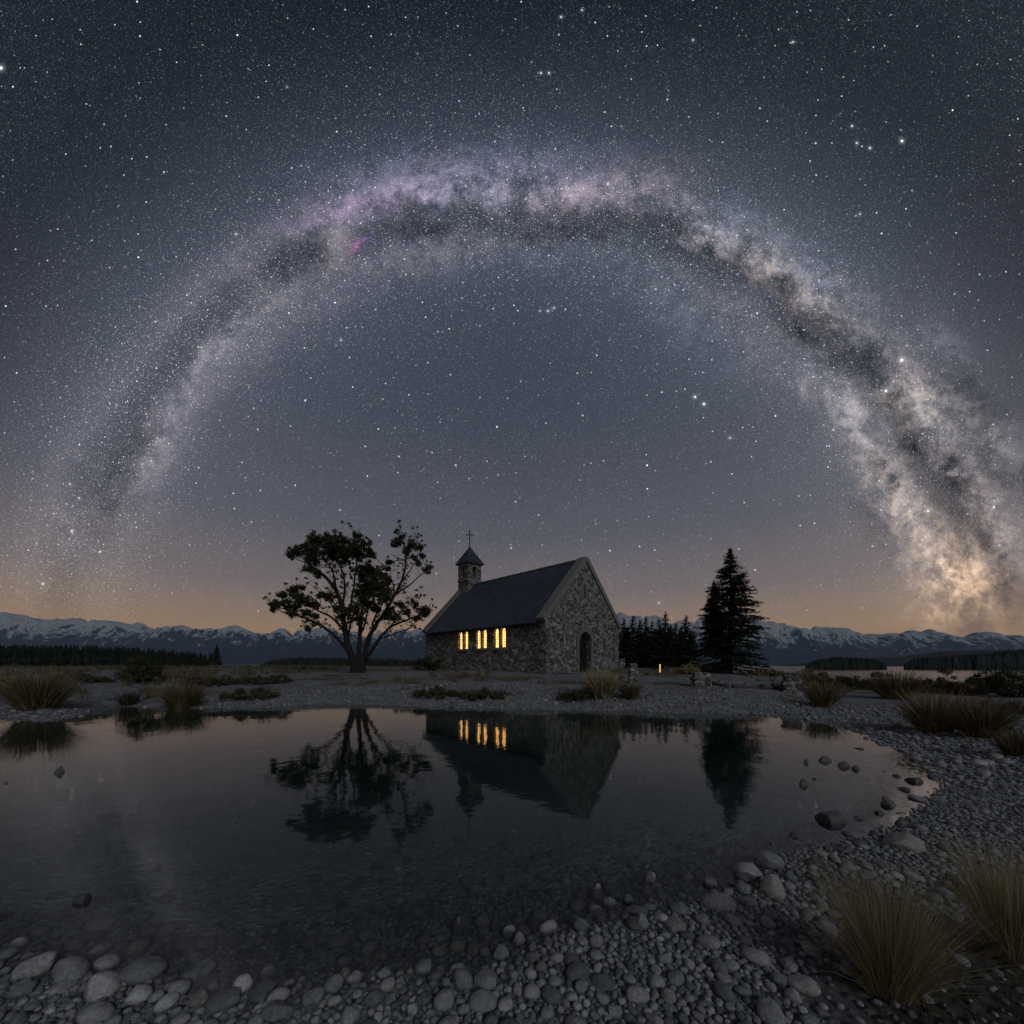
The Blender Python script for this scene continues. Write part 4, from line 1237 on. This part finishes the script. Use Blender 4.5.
for (px, py, w, h) in [(61, 990, 25, 10), (103, 966, 25, 14), (122, 984, 18, 10), (191, 974, 30, 8), (259, 996, 27, 14), (277, 1017, 33, 17), (311, 1002, 24, 14), (18, 996, 25, 13), (196, 1003, 20, 12), (509, 931, 14, 8), (501, 956, 17, 13), (370, 1007, 25, 15), (390, 1004, 15, 12), (629, 900, 13, 9),
                       (611, 904, 13, 9), (651, 879, 13, 7), (597, 889, 11, 5), (615, 1018, 22, 16), (582, 944, 15, 11), (596, 959, 18, 13), (519, 940, 13, 8), (530, 978, 16, 14), (790, 910, 15, 10), (920, 800, 14, 8), (941, 802, 14, 8), (557, 962, 15, 10), (548, 944, 12, 7)]:
    rock(px, py, w, h, 'rounded grey stone at the edge of the near water', GS)

# the pebble beach: big stones first, then smaller ones in what is left; the largest in view are stones of their own
cell = .045; grid = {}


def occupy(x, y, r):
    n = max(0, int(math.ceil((r - .02) / cell))); i, j = int(x // cell), int(y // cell)
    for a in range(i - n, i + n + 1):
        for b_ in range(j - n, j + n + 1): grid.setdefault((a, b_), []).append((x, y, r))


def try_place(x, y, r, squeeze=.86):
    n = 1 if r < .02 else 2; i, j = int(x // cell), int(y // cell)
    for a in range(i - n, i + n + 1):
        for b_ in range(j - n, j + n + 1):
            for (X, Y, rr) in grid.get((a, b_), ()):
                if (X - x) ** 2 + (Y - y) ** 2 < (squeeze * (r + rr)) ** 2: return False
    occupy(x, y, r); return True


for (x, y, r) in placed:
    if r < .3: occupy(x, y, r)


def scatter(n, rlo, rhi, dlo, dhi, dens=1.5, maxsd=3.4, minsd=-1.3, amax=60, power=2.):
    d = dlo * (dhi / dlo) ** (rng.random(n) ** 1.0) if dens else rng.uniform(dlo, dhi, n)
    a = np.radians(rng.uniform(-amax, amax, n))
    x, y = np.sin(a) * d, np.cos(a) * d
    sd = shore_dist(x, y)
    soil = np.hypot(x - 2.0, y - 1.25) < .78 + .2 * fbm(x * 3, y * 3, 2, 9)
    ok = (sd > minsd) & (sd < maxsd) & (~soil | (rng.random(n) < .03))
    ok &= (sd > -.02) | (rng.random(n) < .75 * np.exp(sd * .9))
    x, y = x[ok], y[ok]
    r = rlo + (rhi - rlo) * rng.random(len(x)) ** power
    o = np.argsort(-r)
    return [(X, Y, R) for X, Y, R in zip(x[o], y[o], r[o]) if try_place(X, Y, R)]


peb = scatter(2200, .018, .050, 1.1, 3.6, maxsd=2.6, power=2.4)
peb += scatter(2600, .016, .045, 2.4, 7, maxsd=3.2, minsd=-.4, power=2.4)
peb += scatter(4500, .03, .085, 6.5, 17, maxsd=3.6, minsd=-.25, power=2.2)
peb += scatter(1800, .02, .055, 1.7, 4.2, maxsd=0, minsd=-2.4, power=1.8)
peb += scatter(60000, .0075, .019, 1.05, 2.6, maxsd=2.4, minsd=-1.0, power=1.8)
peb += scatter(110000, .0085, .022, 2.2, 7, maxsd=3.2, minsd=-.5, power=1.8)
peb += scatter(30000, .018, .045, 6.5, 17, maxsd=3.6, minsd=-.25, power=2.)
SMALL = [pebble_shape(1, .25, .3) for q in range(8)]
peb = np.array(peb)
zz = ground(peb[:, 0], peb[:, 1])
app = peb[:, 2] / np.hypot(peb[:, 0], peb[:, 1])
upx, upy = CX + peb[:, 0] * F / peb[:, 1], HY + (EYE - zz) * F / peb[:, 1]
inview = (upx > 0) & (upx < 1024) & (upy < 1024) & (zz > -.03)
order = np.argsort(-np.where(inview, app, 0))
single = set(order[:215].tolist())
bufV, bufF, offn = [], [], 0
for q, ((x, y, r), z) in enumerate(zip(peb, zz)):
    rz = random.random() * 6.28; c_, s_ = math.cos(rz), math.sin(rz)
    sr = r * 1.12
    if q in single:
        o = bpy.data.objects.new('beach_stone', random.choice(peb_me)); col.objects.link(o)
        o.location = (x, y, z + sr * .22); o.rotation_euler = (random.gauss(0, .15), random.gauss(0, .15), rz); o.scale = (sr, sr, sr)
        tag(o, 'smooth grey beach stone among the pebbles of the near shore', 'stone', 'larger stones of the pebble beach')
        continue
    px_r = app[q] * F
    V, Fc = PEB2[8 + q % 8] if px_r > 1.6 else PEB2[8 + q % 8]
    if px_r <= 2.6:
        V, Fc = SMALL[q % 8] if 'SMALL' in globals() else (V, Fc)
    W2 = V @ np.array([[c_, s_, 0], [-s_, c_, 0], [0, 0, 1]]) * sr
    bufV.append(W2 + np.array([x, y, z + sr * (.10 + .22 * random.random())])); bufF.append(Fc + offn); offn += len(V)
o = link('pebbles', mesh_np('pebbles', np.concatenate(bufV), np.concatenate(bufF)), M['pebble'], smooth=True)
tag(o, 'countless smooth grey pebbles covering the beach and the shallows', 'pebbles', kind='stuff')
print('pebbles', len(peb), 'faces', sum(len(f) for f in bufF))


# ------------------------------------------------------------------ small built things
def rough_block(name, px, py, wpx, hpx, label, cat, mat='ruin', depth=.8, courses=5, taper=.1):
    """a stump of masonry: courses of rough stones on a core"""
    x, y, z = at(px, py); k = y / F
    Wb, Hb = wpx * k, hpx * k
    mb = MB()
    V0, F0 = ico(2)
    ch = Hb / courses
    for c in range(courses):
        nb = max(1, int(round(Wb / (ch * 1.5))))
        sc_w = 1 - taper * c / courses
        for q in range(nb):
            for dpt in (0, 1):
                bx = Wb * sc_w * ((q + .5 + (.22 if c % 2 else -.0) * (nb > 1)) / nb - .5)
                V = V0.copy()
                V = np.sign(V) * np.abs(V) ** .22
                V *= (1 + .05 * rng.normal(size=(len(V), 1)))
                V = V * np.array([Wb * sc_w / nb * .54, Wb * depth * .27, ch * .56])
                mb.add(V + np.array([bx + rng.normal(0, .015), Wb * depth * (dpt - .5) * .5, ch * (c + .5) - .03]), None, F0)
    o = mb.build(name, M[mat])
    o.location = (x, y, z - .03)
    o.rotation_euler = (0, 0, -math.atan2(x, y) + .25)
    return tag(o, label, cat)


rough_block('stone_pillar', 791, 693, 16, 22, 'square masonry pillar on the right-hand gravel by the water', 'pillar', depth=.9)
rough_block('gatepost', 632.5, 683, 8, 21, 'rough leaning stone gatepost right of the church', 'gatepost', depth=.9, courses=6, taper=.25)
rough_block('stone_stack', 621.5, 669.5, 6, 11, 'little stack of stones against the right corner of the church', 'stones', courses=4)
rough_block('stone_block', 623, 681, 10, 8.5, 'pale low stone block between the church and the gatepost', 'block', 'coping', courses=2, depth=.7)
rough_block('ruined_wall', 700, 687, 16, 16, 'broken stump of stone wall in the middle of the gravel', 'wall', depth=.8, courses=4)
rough_block('marker_stone', 482, 675.5, 4, 7, 'small pale marker stone below the middle lit window', 'stone', 'coping', courses=1)
rough_block('marker_stone', 727, 689, 3.2, 8, 'short dark post stone left of the fallen logs', 'stone', courses=2)
for (xa, ya, xb, yb, r, lab) in [(733, 688, 757, 688.5, .09, 'fallen grey log nearer the short post stone'), (760, 688.5, 786, 690.5, .11, 'fallen dark log lying up to the masonry pillar'), (711, 684, 725, 687, .07, 'thin grey log beside the broken wall stump')]:
    a, b2 = np.array(at(xa, ya)), np.array(at(xb, yb))
    mb = MB(); ts = np.linspace(0, 1, 8)
    path = a[None] * (1 - ts)[:, None] + b2[None] * ts[:, None] - a[None]
    path[:, 2] += r * .7 + rng.normal(0, .015, 8); path[:, 1] += rng.normal(0, .03, 8)
    mb.tube(path, r * (1 - .3 * ts) * (1 + rng.normal(0, .08, 8)), 9)
    mb.tube([path[3], path[3] + np.array([.05, -.1, .16])], [r * .4, r * .2], 6)
    o = mb.build('log', M['oldwood']); o.location = tuple(a); tag(o, lab, 'log')
# the lit garden post
x, y, z = at(660, 673.5); k = y / F
post = empty('garden_light', (x, y, z)); tag(post, 'short glowing garden light post in front of the spruce grove', 'lamp')
Hh = 10 * k; w = .62 * k
mb = MB(); mb.tube([(0, 0, -.05), (0, 0, .06)], [w * 1.5, w * 1.4], 12); mb.build('base', M['iron'], post, True)
mb = MB(); mb.tube([(0, 0, .06), (0, 0, Hh * .92)], [w, w], 12); mb.build('lamp_tube', M['lampglass'], post, True)
mb = MB(); mb.tube([(0, 0, Hh * .92), (0, 0, Hh * .97), (0, 0, Hh)], [w * 1.5, w * 1.4, w * .4], 12); mb.build('cap', M['iron'], post, True)
# a post-and-rail fence beyond the gravel
fx0, fx1 = np.array(at(692, 669)), np.array(at(712, 669))
fx0 = np.array([(690 - CX) * 33 / F, 33, 0]); fx1 = np.array([(713 - CX) * 34.5 / F, 34.5, 0])
for f_ in (fx0, fx1): f_[2] = float(ground(np.array([f_[0]]), np.array([f_[1]]))[0])
fence = empty('rail_fence', tuple(fx0)); tag(fence, 'grey post and rail fence between the grove and the lone spruce', 'fence')
dv = fx1 - fx0
for q in range(4):
    p = dv * q / 3; mb = MB(); mb.tube([p + [0, 0, -.1], p + [0, 0, .62]], [.06, .05], 6); mb.build('post', M['oldwood'], fence)
for hgt in (.28, .54):
    mb = MB(); mb.tube([dv * 0 + [0, -.07, hgt], dv + [0, -.07, hgt]], [.045, .045], 6); mb.build('rail', M['oldwood'], fence)

# ------------------------------------------------------------------ the air
HAZE = .72e-4
m = bpy.data.materials.new('air'); m.use_nodes = True
nt = m.node_tree; nt.nodes.remove(nt.nodes['Principled BSDF'])
pv = nt.nodes.new('ShaderNodeVolumePrincipled')
pv.inputs['Color'].default_value = (.48, .70, 1, 1); pv.inputs['Density'].default_value = HAZE
nt.links.new(pv.outputs[0], nt.nodes['Material Output'].inputs['Volume'])
mb = MB(); mb.box(-10400, 10400, -10400, 10400, -90, 760)
tag(mb.build('haze', m), 'thin night air over the whole plain', 'haze', kind='stuff')
